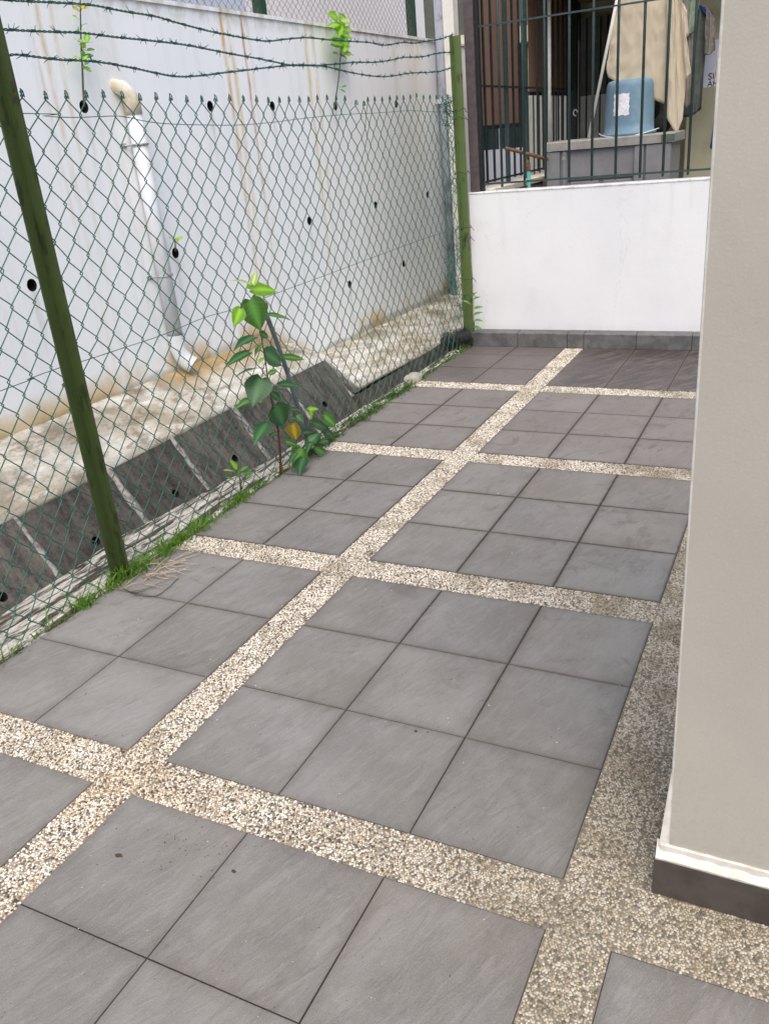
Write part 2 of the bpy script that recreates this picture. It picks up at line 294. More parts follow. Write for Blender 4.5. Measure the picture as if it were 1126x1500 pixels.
MT = dict(
    tile=mat_tile(), pebble=mat_pebble(), cement=mat_cement(), retaining=mat_retaining(), white=mat_white_wall(), slab=mat_slab(),
    grout=speckled('grout', (0.018, 0.016, 0.015), (0.035, 0.031, 0.028), 80, 0.9),
    soil=speckled('soil', (0.03, 0.024, 0.016), (0.075, 0.06, 0.04), 60, 0.95, 0.8, big=((0.05, 0.07, 0.02), 9, 0.6)),
    earth=speckled('earth', (0.07, 0.07, 0.045), (0.13, 0.12, 0.08), 3, 0.95),
    ledge=mat_ledge(),
    kerb=mat_concrete('streaked_kerb', (0.74, 0.71, 0.64), (0.14, 0.12, 0.09), (0.05, 0.042, 0.032), 24, True, thr=(0.44, 0.54)),
    darkconc=mat_concrete('dark_channel', (0.10, 0.10, 0.09), (0.06, 0.055, 0.045), (0.025, 0.025, 0.022), 6),
    mortar=speckled('mortar', (0.16, 0.15, 0.14), (0.38, 0.36, 0.33), 45, 0.9, 0.5),
    hole=speckled('hole_lining', (0.006, 0.006, 0.006), (0.015, 0.013, 0.01), 40, 0.95),  # near-black colour inside the cut weep holes
    kerbtile=speckled('kerb_tile', (0.095, 0.093, 0.095), (0.145, 0.14, 0.14), 14, 0.55, 0.15, big=((0.055, 0.05, 0.05), 6, 0.6)),
    skirt=speckled('skirting_tile', (0.055, 0.046, 0.040), (0.08, 0.068, 0.06), 12, 0.5, 0.1),
    column=mat_column(),
    trim=speckled('white_trim_paint', (0.58, 0.55, 0.49), (0.68, 0.66, 0.61), 25, 0.6, 0.2),
    postg=mat_post('near_post_paint', (0.050, 0.074, 0.021), (0.034, 0.052, 0.016), 0.95, ((0.016, 0.022, 0.008), 0.75)),
    postf=mat_post('far_post_paint', (0.125, 0.18, 0.058), (0.085, 0.13, 0.042), 0.9, ((0.05, 0.04, 0.022), 1.0)),
    wire=speckled('green_wire', (0.014, 0.095, 0.066), (0.022, 0.12, 0.085), 50, 0.4, 0.05, 0.5),
    barb=speckled('barbed_wire_coat', (0.012, 0.07, 0.055), (0.02, 0.095, 0.075), 60, 0.4, 0.1, 0.5),
    rwire=speckled('rusty_wire', (0.09, 0.06, 0.05), (0.16, 0.12, 0.11), 60, 0.7, 0.2),
    dwire=speckled('black_wire', (0.015, 0.017, 0.017), (0.06, 0.06, 0.06), 90, 0.5, 0.2),
    dgreen=mat_post('dark_green_post', (0.01, 0.04, 0.025), (0.02, 0.06, 0.03), 0.5, ((0.04, 0.08, 0.02), 0.6)),
    pvc=speckled('pvc_pipe', (0.60, 0.63, 0.68), (0.68, 0.70, 0.73), 5, 0.4, 0.05, 0.5, big=((0.5, 0.44, 0.32), 7, 0.35)),
    pvcold=speckled('stained_pvc', (0.76, 0.74, 0.68), (0.60, 0.50, 0.34), 9, 0.5, 0.1, 0.4, big=((0.80, 0.78, 0.72), 14, 0.9)),
    galv=speckled('galvanised', (0.25, 0.26, 0.27), (0.42, 0.42, 0.42), 80, 0.5, 0.1, metal=0.4),
    greypipe=speckled('grey_pipe', (0.36, 0.38, 0.43), (0.43, 0.45, 0.50), 6, 0.5, 0.05, big=((0.08, 0.07, 0.07), 5, 0.7)),
    pillar=speckled('white_pillar_paint', (0.74, 0.72, 0.66), (0.80, 0.79, 0.74), 6, 0.6, 0.1, big=((0.55, 0.5, 0.4), 4, 0.4)),
    bldA=speckled('pale_blue_building', (0.52, 0.57, 0.70), (0.56, 0.61, 0.72), 2, 0.7),
    bldB=speckled('pale_building', (0.80, 0.76, 0.77), (0.84, 0.81, 0.81), 2, 0.7),
    leaf=mat_leaf('leaf_dark', (0.020, 0.075, 0.026), (0.035, 0.11, 0.034), 0.25),
    leafm=mat_leaf('leaf_mid', (0.055, 0.16, 0.028), (0.08, 0.21, 0.038), 0.35),
    leafl=mat_leaf('leaf_lime', (0.13, 0.30, 0.02), (0.19, 0.38, 0.03), 0.4),
    leafp=mat_leaf('leaf_pale', (0.25, 0.36, 0.08), (0.34, 0.45, 0.14), 0.4),
    leafy=mat_leaf('leaf_yellow', (0.36, 0.24, 0.012), (0.46, 0.34, 0.03), 0.3, (0.12, 0.14, 0.02)),
    stem=speckled('plant_stem', (0.06, 0.055, 0.02), (0.075, 0.09, 0.03), 30, 0.6),
    stemr=speckled('woody_stem', (0.07, 0.022, 0.012), (0.10, 0.035, 0.02), 30, 0.7),
    petiole=speckled('petiole', (0.12, 0.17, 0.06), (0.18, 0.22, 0.09), 30, 0.6),
    grass=mat_leaf('grass_blade', (0.07, 0.17, 0.018), (0.15, 0.28, 0.04), 0.35),
    cover=mat_leaf('ground_cover', (0.03, 0.075, 0.012), (0.075, 0.16, 0.025), 0.25),
    straw=speckled('straw', (0.36, 0.27, 0.19), (0.50, 0.41, 0.31), 30, 0.8),
    twig=speckled('twig', (0.045, 0.03, 0.022), (0.08, 0.055, 0.04), 30, 0.8),
    stake=speckled('stake', (0.09, 0.14, 0.17), (0.13, 0.17, 0.20), 12, 0.5, big=((0.10, 0.07, 0.05), 9, 0.85)),
    stone=speckled('concrete_lump', (0.30, 0.28, 0.23), (0.42, 0.40, 0.35), 18, 0.9, 0.5),
    bframe=speckled('frame_post_paint', (0.075, 0.055, 0.058), (0.10, 0.078, 0.08), 20, 0.5, 0.1),
    bar=speckled('grille_bar_paint', (0.022, 0.045, 0.045), (0.035, 0.062, 0.06), 40, 0.45, 0.1, 0.45),
    dbar=speckled('dark_bar_paint', (0.010, 0.014, 0.015), (0.018, 0.024, 0.025), 40, 0.5),
    blind=mat_sheer('brown_blind', (0.34, 0.215, 0.16), (0.38, 0.245, 0.185)),
    lid=speckled('cabinet_lid', (0.25, 0.24, 0.22), (0.31, 0.30, 0.28), 12, 0.55, 0.1, big=((0.2, 0.18, 0.15), 8, 0.5)),
    cab=speckled('cabinet_grey', (0.20, 0.20, 0.205), (0.235, 0.235, 0.24), 8, 0.6, 0.1),
    bucket=speckled('bucket_blue', (0.13, 0.225, 0.30), (0.16, 0.26, 0.34), 6, 0.6, 0.1, big=((0.27, 0.34, 0.37), 7, 0.6)),
    label=speckled('worn_label', (0.82, 0.81, 0.84), (0.62, 0.60, 0.66), 22, 0.7, 0.3, big=((0.5, 0.48, 0.55), 130, 0.5)),
    cloth=mat_sheer('cream_cloth', (0.74, 0.65, 0.50), (0.80, 0.71, 0.56)),
    shirtg=speckled('sage_shirt', (0.20, 0.25, 0.19), (0.25, 0.30, 0.23), 10, 0.9),
    shirtd=speckled('dark_shirt', (0.10, 0.115, 0.108), (0.14, 0.155, 0.148), 10, 0.9),
    shirtk=speckled('brown_grey_shirt', (0.20, 0.185, 0.16), (0.26, 0.24, 0.21), 10, 0.9),
    pink=speckled('pale_pink_cloth', (0.60, 0.44, 0.38), (0.66, 0.52, 0.45), 10, 0.9),
    blue=speckled('blue_cloth', (0.02, 0.04, 0.25), (0.03, 0.06, 0.32), 10, 0.8),
    black=speckled('black_cloth', (0.012, 0.012, 0.012), (0.03, 0.028, 0.026), 20, 0.9),
    notice=speckled('notice_board', (0.50, 0.54, 0.66), (0.54, 0.58, 0.69), 5, 0.6, 0.02),
    ink=speckled('notice_ink', (0.04, 0.04, 0.045), (0.06, 0.06, 0.07), 20, 0.7),
    ywall=speckled('yard_wall', (0.55, 0.53, 0.37), (0.60, 0.57, 0.42), 3, 0.8, 0.1, big=((0.25, 0.24, 0.17), 2, 0.5)),
    roof=speckled('roof_soffit', (0.42, 0.36, 0.22), (0.48, 0.41, 0.26), 3, 0.8),
    yfloor=speckled('yard_floor', (0.18, 0.17, 0.15), (0.25, 0.23, 0.2), 8, 0.7),
    cream=speckled('cream_parapet', (0.62, 0.54, 0.42), (0.74, 0.68, 0.58), 6, 0.7, 0.2),
    slatl=speckled('pale_slat', (0.52, 0.52, 0.48), (0.60, 0.60, 0.56), 9, 0.6),
    slatd=speckled('dark_slat', (0.085, 0.095, 0.08), (0.11, 0.12, 0.10), 9, 0.6),
    teal=speckled('teal_glass', (0.015, 0.035, 0.04), (0.02, 0.05, 0.055), 5, 0.2, 0.0, 0.6),
    outw=speckled('outhouse_white', (0.62, 0.66, 0.76), (0.68, 0.71, 0.80), 4, 0.7),
    turq=speckled('turquoise_pipe', (0.06, 0.30, 0.27), (0.08, 0.36, 0.32), 12, 0.5),
    rust=speckled('rusty_steel', (0.09, 0.04, 0.025), (0.20, 0.11, 0.06), 40, 0.8, 0.3),
    concrete=speckled('house_plaster', (0.55, 0.53, 0.5), (0.6, 0.58, 0.55), 4, 0.8),
)

# ------------------------------------------------------------ geometry helpers
WORLD = {}                                        # object name -> world origin (no rotations used on empties)
def tagp(o, label=None, cat=None, group=None, kind=None):
    if label: o['label'] = label
    if cat: o['category'] = cat
    if group: o['group'] = group
    if kind: o['kind'] = kind
    return o
def empty(name, loc, label=None, cat=None, group=None, kind=None, parent=None):
    o = bpy.data.objects.new(name, None); COL.objects.link(o); o.empty_display_size = 0.1
    w = Vector(loc); o.location = w; WORLD[o.name] = w
    if parent: o.parent = parent; o.location = w - WORLD[parent.name]
    return tagp(o, label, cat, group, kind)

class MB:
    def __init__(s): s.v = []; s.f = []; s.mi = []; s.cur = 0
    def add(s, vs, fs):
        b = len(s.v); s.v += [tuple(v) for v in vs]
        for f in fs: s.f.append(tuple(b + i for i in f)); s.mi.append(s.cur)
        return s
    def box(s, x0, x1, y0, y1, z0, z1, c=0.0):
        """box; c>0 chamfers the upper edges"""
        if c:
            v = [(x0, y0, z0), (x1, y0, z0), (x1, y1, z0), (x0, y1, z0), (x0, y0, z1 - c), (x1, y0, z1 - c), (x1, y1, z1 - c), (x0, y1, z1 - c),
                 (x0 + c, y0 + c, z1), (x1 - c, y0 + c, z1), (x1 - c, y1 - c, z1), (x0 + c, y1 - c, z1)]
            f = [(0, 3, 2, 1), (0, 1, 5, 4), (1, 2, 6, 5), (2, 3, 7, 6), (3, 0, 4, 7), (4, 5, 9, 8), (5, 6, 10, 9), (6, 7, 11, 10), (7, 4, 8, 11), (8, 9, 10, 11)]
        else:
            v = [(x0, y0, z0), (x1, y0, z0), (x1, y1, z0), (x0, y1, z0), (x0, y0, z1), (x1, y0, z1), (x1, y1, z1), (x0, y1, z1)]
            f = [(0, 3, 2, 1), (0, 1, 5, 4), (1, 2, 6, 5), (2, 3, 7, 6), (3, 0, 4, 7), (4, 5, 6, 7)]
        return s.add(v, f)
    def prism(s, prof, axis, a, b):
        """extrude a closed 2-D profile along an axis from a to b"""
        n = len(prof); mk = {0: lambda p, t: (t, p[0], p[1]), 1: lambda p, t: (p[0], t, p[1]), 2: lambda p, t: (p[0], p[1], t)}[axis]
        v = [mk(p, a) for p in prof] + [mk(p, b) for p in prof]
        f = [(i, (i + 1) % n, n + (i + 1) % n, n + i) for i in range(n)] + [tuple(range(n))[::-1], tuple(range(n, 2 * n))]
        return s.add(v, f)
    def tube(s, pts, r, sides=6, cap=True):
        P = np.array([tuple(p) for p in pts], float); n = len(P)
        if n < 2: return s
        T = np.gradient(P, axis=0); T /= np.linalg.norm(T, axis=1)[:, None] + 1e-12
        up = np.array([0.31, 0.17, 0.93]);
        if abs(T[0] @ up) > 0.85: up = np.array([0.97, 0.2, 0.1])
        U = np.cross(T, up); 
        if np.linalg.norm(U, axis=1).min() < 0.15:
            U = np.zeros_like(T); u = np.cross(T[0], up); U[0] = u
            for i in range(1, n): U[i] = U[i - 1] - T[i] * (U[i - 1] @ T[i])
        U /= np.linalg.norm(U, axis=1)[:, None] + 1e-12
        V = np.cross(T, U); rr = np.full(n, r) if np.isscalar(r) else np.array(r)
        a = np.arange(sides) * 2 * math.pi / sides
        R_ = P[:, None, :] + rr[:, None, None] * (np.cos(a)[None, :, None] * U[:, None, :] + np.sin(a)[None, :, None] * V[:, None, :])
        vs = R_.reshape(-1, 3).tolist(); fs = []
        for i in range(n - 1):
            for k in range(sides):
                k2 = (k + 1) % sides; fs.append((i * sides + k, i * sides + k2, (i + 1) * sides + k2, (i + 1) * sides + k))
        if cap: fs.append(tuple(range(sides))[::-1]); fs.append(tuple((n - 1) * sides + k for k in range(sides)))
        return s.add(vs, fs)
    def build(s, name, mat, parent=None, smooth=False, label=None, cat=None, group=None, kind=None, origin=None):
        me = bpy.data.meshes.new(name)
        A = np.array(s.v, float)
        if origin is None:
            lo, hi = A.min(0), A.max(0); origin = Vector(((lo[0] + hi[0]) / 2, (lo[1] + hi[1]) / 2, lo[2] if parent is None else (lo[2] + hi[2]) / 2))
        A = A - np.array(origin)
        me.from_pydata(A.tolist(), [], s.f)
        ms = mat if isinstance(mat, (list, tuple)) else [mat]
        for m in ms: me.materials.append(m)
        if len(ms) > 1: me.polygons.foreach_set('material_index', s.mi)
        if smooth: me.polygons.foreach_set('use_smooth', [True] * len(me.polygons))
        me.update()
        o = bpy.data.objects.new(name, me); COL.objects.link(o); WORLD[o.name] = Vector(origin)
        o.location = origin
        if parent: o.parent = parent; o.location = Vector(origin) - WORLD[parent.name]
        return tagp(o, label, cat, group, kind)
def clone(o, dloc, parent=None, rot=None):
    c = o.copy(); COL.objects.link(c); w = WORLD[o.name] + Vector(dloc); WORLD[c.name] = w
    p = parent or o.parent
    c.parent = p; c.location = w - (WORLD[p.name] if p else Vector((0, 0, 0)))
    if rot: c.rotation_euler = rot
    return c
def boolcut(o, cutters):
    """cut holes (list of (p0,p1,r)) out of an unparented-space mesh object"""
    mb = MB()
    for p0, p1, r in cutters: mb.tube([p0, p1], r, 20)
    c = mb.build('cutter', MT['hole'])
    bm = bmesh.new(); bm.from_mesh(c.data); bmesh.ops.recalc_face_normals(bm, faces=bm.faces); bm.to_mesh(c.data); bm.free()
    bm = bmesh.new(); bm.from_mesh(o.data); bmesh.ops.recalc_face_normals(bm, faces=bm.faces); bm.to_mesh(o.data); bm.free()
    if 'hole_lining' not in [m.name for m in o.data.materials]: o.data.materials.append(MT['hole'])
    for pl in c.data.polygons: pl.material_index = 0
    md = o.modifiers.new('b', 'BOOLEAN'); md.object = c; md.operation = 'DIFFERENCE'; md.solver = 'EXACT'
    md.material_mode = 'TRANSFER'
    bpy.context.view_layer.update()
    dg = bpy.context.evaluated_depsgraph_get(); me = bpy.data.meshes.new_from_object(o.evaluated_get(dg), depsgraph=dg)
    o.modifiers.clear(); o.data = me; bpy.data.objects.remove(c)

# ------------------------------------------------------------ setting: ground and patio
T, SX, SY = 0.4, 0.1443, 0.1488
XL, XR = -0.944, 1.2                       # left edge of the tiled floor, right edge of the panels
mb = MB(); mb.add([(-0.93, -40, -.05), (60, -40, -.05), (60, 60, -.05), (-0.93, 60, -.05)], [(0, 1, 2, 3)])
mb.build('ground', MT['earth'], kind='structure', label='bare earth the patio is laid on', origin=(0, 0, -.05))
mb = MB(); mb.add([(-2.2, -40, 2.3), (-2.2, 60, 2.3), (-60, 60, 2.3), (-60, -40, 2.3)], [(0, 1, 2, 3)])
mb.build('upper_ground', MT['earth'], kind='structure', label='higher ground behind the retaining wall', origin=(-3, 0, 2.3))
mb = MB(); mb.add([(-1.03, -6, -.03), (-0.86, -6, -.03), (-0.86, 5.3, -.03), (-1.03, 5.3, -.03)], [(0, 1, 2, 3)])
mb.build('soil_strip', MT['soil'], kind='structure', label='narrow strip of soil between patio tiles and concrete drain edge')

patio = empty('patio', (0, 0, 0), 'grey slate-look tile panels divided by pebble-wash strips', kind='structure')
mb = MB(); mb.box(XL, 3.2, -4.2, 5.2, -.03, -.0034); mb.build('screed', MT['grout'], patio)
G = 0.0019                                   # half joint
def tile_mesh(w, d):
    m = MB(); m.box(-w / 2, w / 2, -d / 2, d / 2, -.0075, 0, 0.0012); return m
full = None; cache = {}
rows = []
y = 0.0
spans = []                                   # panels along y: (start, number of full rows, end)
for k in range(4):
    a = k * (3 * T + SY); b = min(a + 3 * T, 5.112); spans.append((a, b))
a = -SY
for k in range(3): spans.append((a - 3 * T, a)); a -= 3 * T + SY
cross = [(b, b + SY) for (a, b) in spans[:3]] + [(-SY, 0)] + [(-SY - 3 * T - SY, -SY - 3 * T), (-2 * SY - 6 * T - SY, -2 * SY - 6 * T)]
xspans = [(XL, -SX, 2), (0.0, XR, 3)]
def lay(x0, x1, y0, y1):
    global full
    w = round(x1 - x0 - 2 * G, 4); d = round(y1 - y0 - 2 * G, 4)
    if d < 0.02 or w < 0.02: return
    c = Vector(((x0 + x1) / 2, (y0 + y1) / 2, random.uniform(-.0005, .0005)))
    key = (w, d)
    if key not in cache:
        o = tile_mesh(w, d).build('tile', MT['tile'], patio, origin=(0, 0, 0)); cache[key] = o
    else:
        o = cache[key].copy(); COL.objects.link(o)
    o.location = c; o.rotation_euler = (random.uniform(-.0012, .0012), random.uniform(-.0012, .0012), random.uniform(-.001, .001))
for (a, b) in spans:
    for (x0, x1, n) in xspans:
        step = (x1 - x0) / n
        for i in range(n):
            yy = a
            while yy < b - 0.01:
                lay(x0 + i * step, x0 + (i + 1) * step, yy, min(yy + T, b)); yy += T
for (a, b) in spans[4:]:                     # panel past the right-hand strip, near the column
    for i in range(3):
        for j in range(3): lay(1.343 + i * T, 1.343 + (i + 1) * T, a + j * T, a + (j + 1) * T)
# pebble wash: cement bed + real pebbles
beds = [(-SX, 0, -3.9, 5.112)]
for (a, b) in cross: beds += [(XL, -SX, a, b), (0, XR, a, b)]
beds += [(XR, 1.343, -3.9, 5.112), (1.343, 3.19, -SY, 5.1)]
mb = MB()
for (x0, x1, y0, y1) in beds: mb.add([(x0, y0, -.0028), (x1, y0, -.0028), (x1, y1, -.0028), (x0, y1, -.0028)], [(0, 1, 2, 3)])
mb.build('pebble_bed', MT['cement'], patio)

def pebble_field(areas, s):
    P_ = []
    for (x0, x1, y0, y1) in areas:
        nx, ny = max(1, int((x1 - x0) / s)), max(1, int((y1 - y0) / (s * 0.88)))
        gx, gy = np.meshgrid(np.arange(nx) + .5, np.arange(ny) + .5)
        gx = (gx + (gy.astype(int) % 2) * .5 - .25)
        X = x0 + gx / nx * (x1 - x0) + RNG.normal(0, s * .17, gx.shape); Y = y0 + gy / ny * (y1 - y0) + RNG.normal(0, s * .17, gx.shape)
        e = s * .35
        ok = (X > x0 + e) & (X < x1 - e) & (Y > y0 + e) & (Y < y1 - e)
        P_.append(np.stack([X[ok], Y[ok]], 1))
    return np.concatenate(P_)
def pebbles(areas, s, name):
    P_ = pebble_field(areas, s); n = len(P_)
    lat = [(0.0, 1.0, 1)] ; ang = np.arange(6) * math.pi / 3
    base = [(0, 0, 1.0)] + [(math.cos(t) * .72, math.sin(t) * .72, .68) for t in ang] + [(math.cos(t + .5) * 1.0, math.sin(t + .5) * 1.0, -.1) for t in ang]
    base = np.array(base); k = len(base)
    F = [(0, 1 + i, 1 + (i + 1) % 6) for i in range(6)] + [(1 + i, 7 + i, 1 + (i + 1) % 6) for i in range(6)] + [(1 + (i + 1) % 6, 7 + i, 7 + (i + 1) % 6) for i in range(6)]
    F = np.array(F)
    rot = RNG.uniform(0, math.pi, n); sx = s * RNG.uniform(.46, .74, n); sy = sx * RNG.uniform(.55, .9, n); sz = s * RNG.uniform(.26, .46, n)
    jit = RNG.uniform(.8, 1.15, (n, k, 1)); V = base[None] * jit
    V = V * np.stack([sx, sy, sz], 1)[:, None, :]
    c, si = np.cos(rot)[:, None], np.sin(rot)[:, None]
    X = V[:, :, 0] * c - V[:, :, 1] * si + P_[:, 0:1]; Y = V[:, :, 0] * si + V[:, :, 1] * c + P_[:, 1:2]
    Z = V[:, :, 2] - .0028 + RNG.uniform(-.0006, .0008, n)[:, None]
    A = np.stack([X, Y, Z], 2).reshape(-1, 3)
    FF = (F[None] + (np.arange(n) * k)[:, None, None]).reshape(-1, 3)
    me = bpy.data.meshes.new(name); me.vertices.add(len(A)); me.vertices.foreach_set('co', A.ravel())
    me.loops.add(FF.size); me.loops.foreach_set('vertex_index', FF.ravel().astype(np.int32))
    me.polygons.add(len(FF)); me.polygons.foreach_set('loop_start', (np.arange(len(FF)) * 3).astype(np.int32))
    me.polygons.foreach_set('use_smooth', np.ones(len(FF), bool)); me.update(calc_edges=True)
    pal = np.array([(.72, .67, .57), (.62, .53, .41), (.80, .77, .70), (.46, .37, .26), (.36, .32, .26), (.50, .38, .30), (.26, .24, .21), (.055, .05, .045), (.10, .09, .075), (.16, .14, .11)])
    w = np.array([.26, .17, .17, .08, .07, .03, .05, .08, .05, .05]); idx = RNG.choice(len(pal), n, p=w / w.sum())
    colr = pal[idx] * RNG.uniform(.8, 1.15, (n, 1))
    at = me.attributes.new('col', 'FLOAT_COLOR', 'POINT')
    at.data.foreach_set('color', np.repeat(np.concatenate([colr, np.ones((n, 1))], 1), k, axis=0).ravel())
    me.materials.append(MT['pebble'])
    o = bpy.data.objects.new(name, me); COL.objects.link(o); o.parent = patio; o['kind'] = 'stuff'
    print('pebbles', n)
pebbles([(-SX, 0, -1.3, 5.11), (XL, -SX, -SY, 0), (0, XR, -SY, 0), (XL, -SX, 1.2, 1.2 + SY), (0, XR, 1.2, 1.2 + SY), (XL, -SX, 2.549, 2.549 + SY), (0, XR, 2.549, 2.549 + SY),
         (XL, -SX, 3.898, 3.898 + SY), (0, XR, 3.898, 3.898 + SY), (XR, 1.343, -1.4, 2.4), (1.343, 2.3, -SY, .0375), (1.343, 1.3965, .03, 1.6), (0, XR, -1.498, -1.349)], 0.0070, 'pebble_aggregate')

# ------------------------------------------------------------ drain beyond the fence
drain = empty('drain', (-1.5, 2, 0), 'concrete drain with dark sloping slabs and a pale weathered ledge', kind='structure')
def lerp(a, b, t): return a + (b - a) * t
def sstep(a, b, x): t = min(1, max(0, (x - a) / (b - a))); return t * t * (3 - 2 * t)
# kerb inner edge
ke = [(-6, -1.27), (0, -1.27), (.5, -1.27), (.85, -1.305), (1.45, -1.305), (2.36, -1.19), (3.17, -1.10), (4.0, -1.08), (5.0, -1.08), (8.2, -1.08)]
def kx(y):
    for (a, xa), (b, xb) in zip(ke, ke[1:]):
        if a <= y <= b: return lerp(xa, xb, (y - a) / (b - a))
    return -1.08
mb = MB(); ys = np.arange(-6, 5.25, .06); ks = []
for i, yy in enumerate(ys):
    e = kx(yy) + .008 * math.sin(yy * 9) + random.uniform(-.004, .004)
    for (xx, zz) in ((-0.955, -.05), (-0.958, -.014), (-1.0, -.004), (lerp(-1.0, e, .35), .0), (lerp(-1.0, e, .7), -.006), (e + .015, -.012), (e, -.03), (e + .02, -.62)):
        ks.append((xx + random.uniform(-.003, .003), yy, zz + random.uniform(-.004, .004)))
K = 8; fs = [(i * K + j, (i + 1) * K + j, (i + 1) * K + j + 1, i * K + j + 1) for i in range(len(ys) - 1) for j in range(K - 1)]
mb.add(ks, fs); mb.build('drain_kerb', MT['kerb'], drain, smooth=True)
mb = MB(); mb.box(-1.35, -1.06, -6, 8.1, -.66, -.60); mb.build('channel_floor', MT['darkconc'], drain)
# slab plane: x=-1.6,z=.20 -> x=-1.2,z=-.41
def slab_pt(t, off=0.0): return (-1.6 + .4 * t + off * .836, .20 - .61 * t + off * .548)
joints = [-4.2, -3.6, -3.0, -2.4, -1.8, -1.2, -.6, .0, .40, .93, 1.55, 2.06, 2.66, 3.26, 3.85]
holes = {0.643: 0, 1.22: 0, 1.832: 0, 2.396: 0, 3.498: 0}
for a, b in zip(joints, joints[1:]):
    o_ = random.uniform(-.004, .004)
    p = [slab_pt(0, o_), slab_pt(1.3, o_), slab_pt(1.3, -.08), slab_pt(0, -.08)]
    mb = MB(); mb.prism(p, 1, a + .012, b - .012); ob = mb.build('slab', MT['slab'], drain)
    hs = [h for h in holes if a < h < b]
    if hs:
        ob.parent = None; ob.location = WORLD[ob.name]
        boolcut(ob, [((-1.30, h, .054), (-1.50, h, -.077), .024) for h in hs]); ob.parent = drain; ob.location = WORLD[ob.name] - WORLD[drain.name]
for j in joints[1:-1]:
    mb = MB(); n = 14; vs = []
    for i in range(n + 1):
        t = i / n * 1.25; w1, w2 = random.uniform(.012, .034), random.uniform(.012, .034); h = random.uniform(.003, .009)
        x0, z0 = slab_pt(t, -.03); x1, z1 = slab_pt(t, .0035 + h); x2, z2 = slab_pt(t, -.001)
        vs += [(x0, j - .011, z0), (x2, j - w1, z2), (x1, j, z1), (x2, j + w2, z2), (x0, j + .011, z0)]
    mb.add(vs, [(i * 5 + k, i * 5 + k + 1, (i + 1) * 5 + k + 1, (i + 1) * 5 + k) for i in range(n) for k in range(4)])
    mb.build('mortar_joint', MT['mortar'], drain, smooth=True)
# pale ledge: high part, then dropping to a low bank that reaches the channel
mb = MB(); ny = 150; cols = 9; vs = []
from mathutils import noise as mn
for i in range(ny + 1):
    yy = lerp(-5, 8.1, i / ny); tw = sstep(3.45, 4.15, yy); te = 1 if yy > 3.86 else 0
    zw = lerp(.445 - .012 * max(0, yy), .085 - .035 * sstep(4.2, 7.5, yy), tw)
    ze = lerp(.205, -.03 - .09 * sstep(4, 6.5, yy), te); xe = lerp(-1.593, -1.37, te)
    for c in range(cols):
        t = c / (cols - 1); xx = lerp(-2.02, xe, t); zz = lerp(zw, ze, t) + .035 * math.sin(math.pi * t) * (1 - te * .3)
        nz = mn.noise(Vector((xx * 4, yy * 4, 1.3))) * .006 + mn.noise(Vector((xx * 15, yy * 15, 4))) * .002
        vs.append((xx, yy, zz + nz))
    xx, zz = xe - .004, ze - .022
    vs += [(xx, yy, zz), (xx - .05, yy, zz - .03)]
CC = cols + 2
mb.add(vs, [(i * CC + j, i * CC + j + 1, (i + 1) * CC + j + 1, (i + 1) * CC + j) for i in range(ny) for j in range(CC - 1)])
mb.build('ledge', MT['ledge'], drain, smooth=True)
mb = MB(); mb.prism([(-1.372, -.075), (-1.10, -.62), (-1.5, -.62), (-1.5, -.12)], 1, 3.86, 8.1); mb.build('channel_wall', MT['slab'], drain)
mb = MB(); mb.prism([(-1.62, .19), (-1.37, -.2), (-1.9, -.4), (-1.95, .3)], 1, 3.853, 3.93); mb.build('slab_end', MT['ledge'], drain)

# ------------------------------------------------------------ retaining wall
rw = empty('retaining_wall', (-2.1, 2, 0), 'tall white retaining wall with weep holes and rust-coloured streaks', 'wall')
mb = MB(); mb.box(-2.22, -2.0, -5, 8.3, -.7, 2.467)
wb = mb.build('wall', MT['retaining'])
wh = [(2.336, 1.935), (3.451, 1.93), (4.183, 1.925), (5.109, 1.919), (6.259, 1.928), (1.25, 1.93), (.1, 1.93), (1.707, 1.114), (2.859, 1.107), (4.504, 1.113), (5.671, 1.116), (6.846, 1.10), (.55, 1.11), (5.047, .533), (6.163, .532), (3.75, .60)]
boolcut(wb, [((-1.95, y_, z_), (-2.15, y_, z_ - .01), .032) for (y_, z_) in wh])
wb.parent = rw; wb.location = WORLD[wb.name] - WORLD[rw.name]
mb = MB(); mb.box(-2.24, -1.988, -5, 8.3, 2.4675, 2.49)
mb.build('coping', MT['retaining'], rw)
# the fence that stands on it
def strand(y0, half, z0, z1, hh, amp, r, X, sides=4, warp=None, jag=0.0, phase=0, hook=.0045):
    pts = []; n = int(round((z1 - z0) / hh)); z = z0; sgn = 1 if phase else -1
    for i in range(n + 1):
        zc = z0 + i * hh; s_ = sgn if i % 2 == 0 else -sgn
        j1, j2 = random.gauss(0, jag), random.gauss(0, jag)
        yb = y0 + s_ * half
        d = .007 * hh / .064
        for (dz, dy, dx) in ((-d * 1.3, -.0022, .0018 * s_), (0, hook, .0025 * s_), (d * 1.3, -.0022, -.0018 * s_)):
            pts.append((X + dx, yb + s_ * dy * (hh / .064) + j1, zc + dz + j2))
    if warp: pts = [warp(p) for p in pts]
    return pts
uf = empty('chain_link_fence', (-2.06, 5, 2.49), 'thin rusty chain-link fence standing on top of the white retaining wall', 'fence')
for i in range(124):
    y0 = 2.3 + i * .0374
    mb = MB(); mb.tube(strand(y0, .0187, 2.46, 3.2, .032, 0, .0016, -2.05, 3, jag=.0022, phase=i % 2), .0015, 3, False)
    mb.build('wire_strand', MT['rwire'], uf)
p_ = None
for y0 in (4.28, 6.87, 2.15):
    if p_ is None:
        mb = MB(); mb.box(-2.10, -2.03, y0 - .035, y0 + .035, 2.49, 3.6); p_ = mb.build('fence_post', MT['dgreen'], uf)
    else: clone(p_, (0, y0 - 4.28, 0))
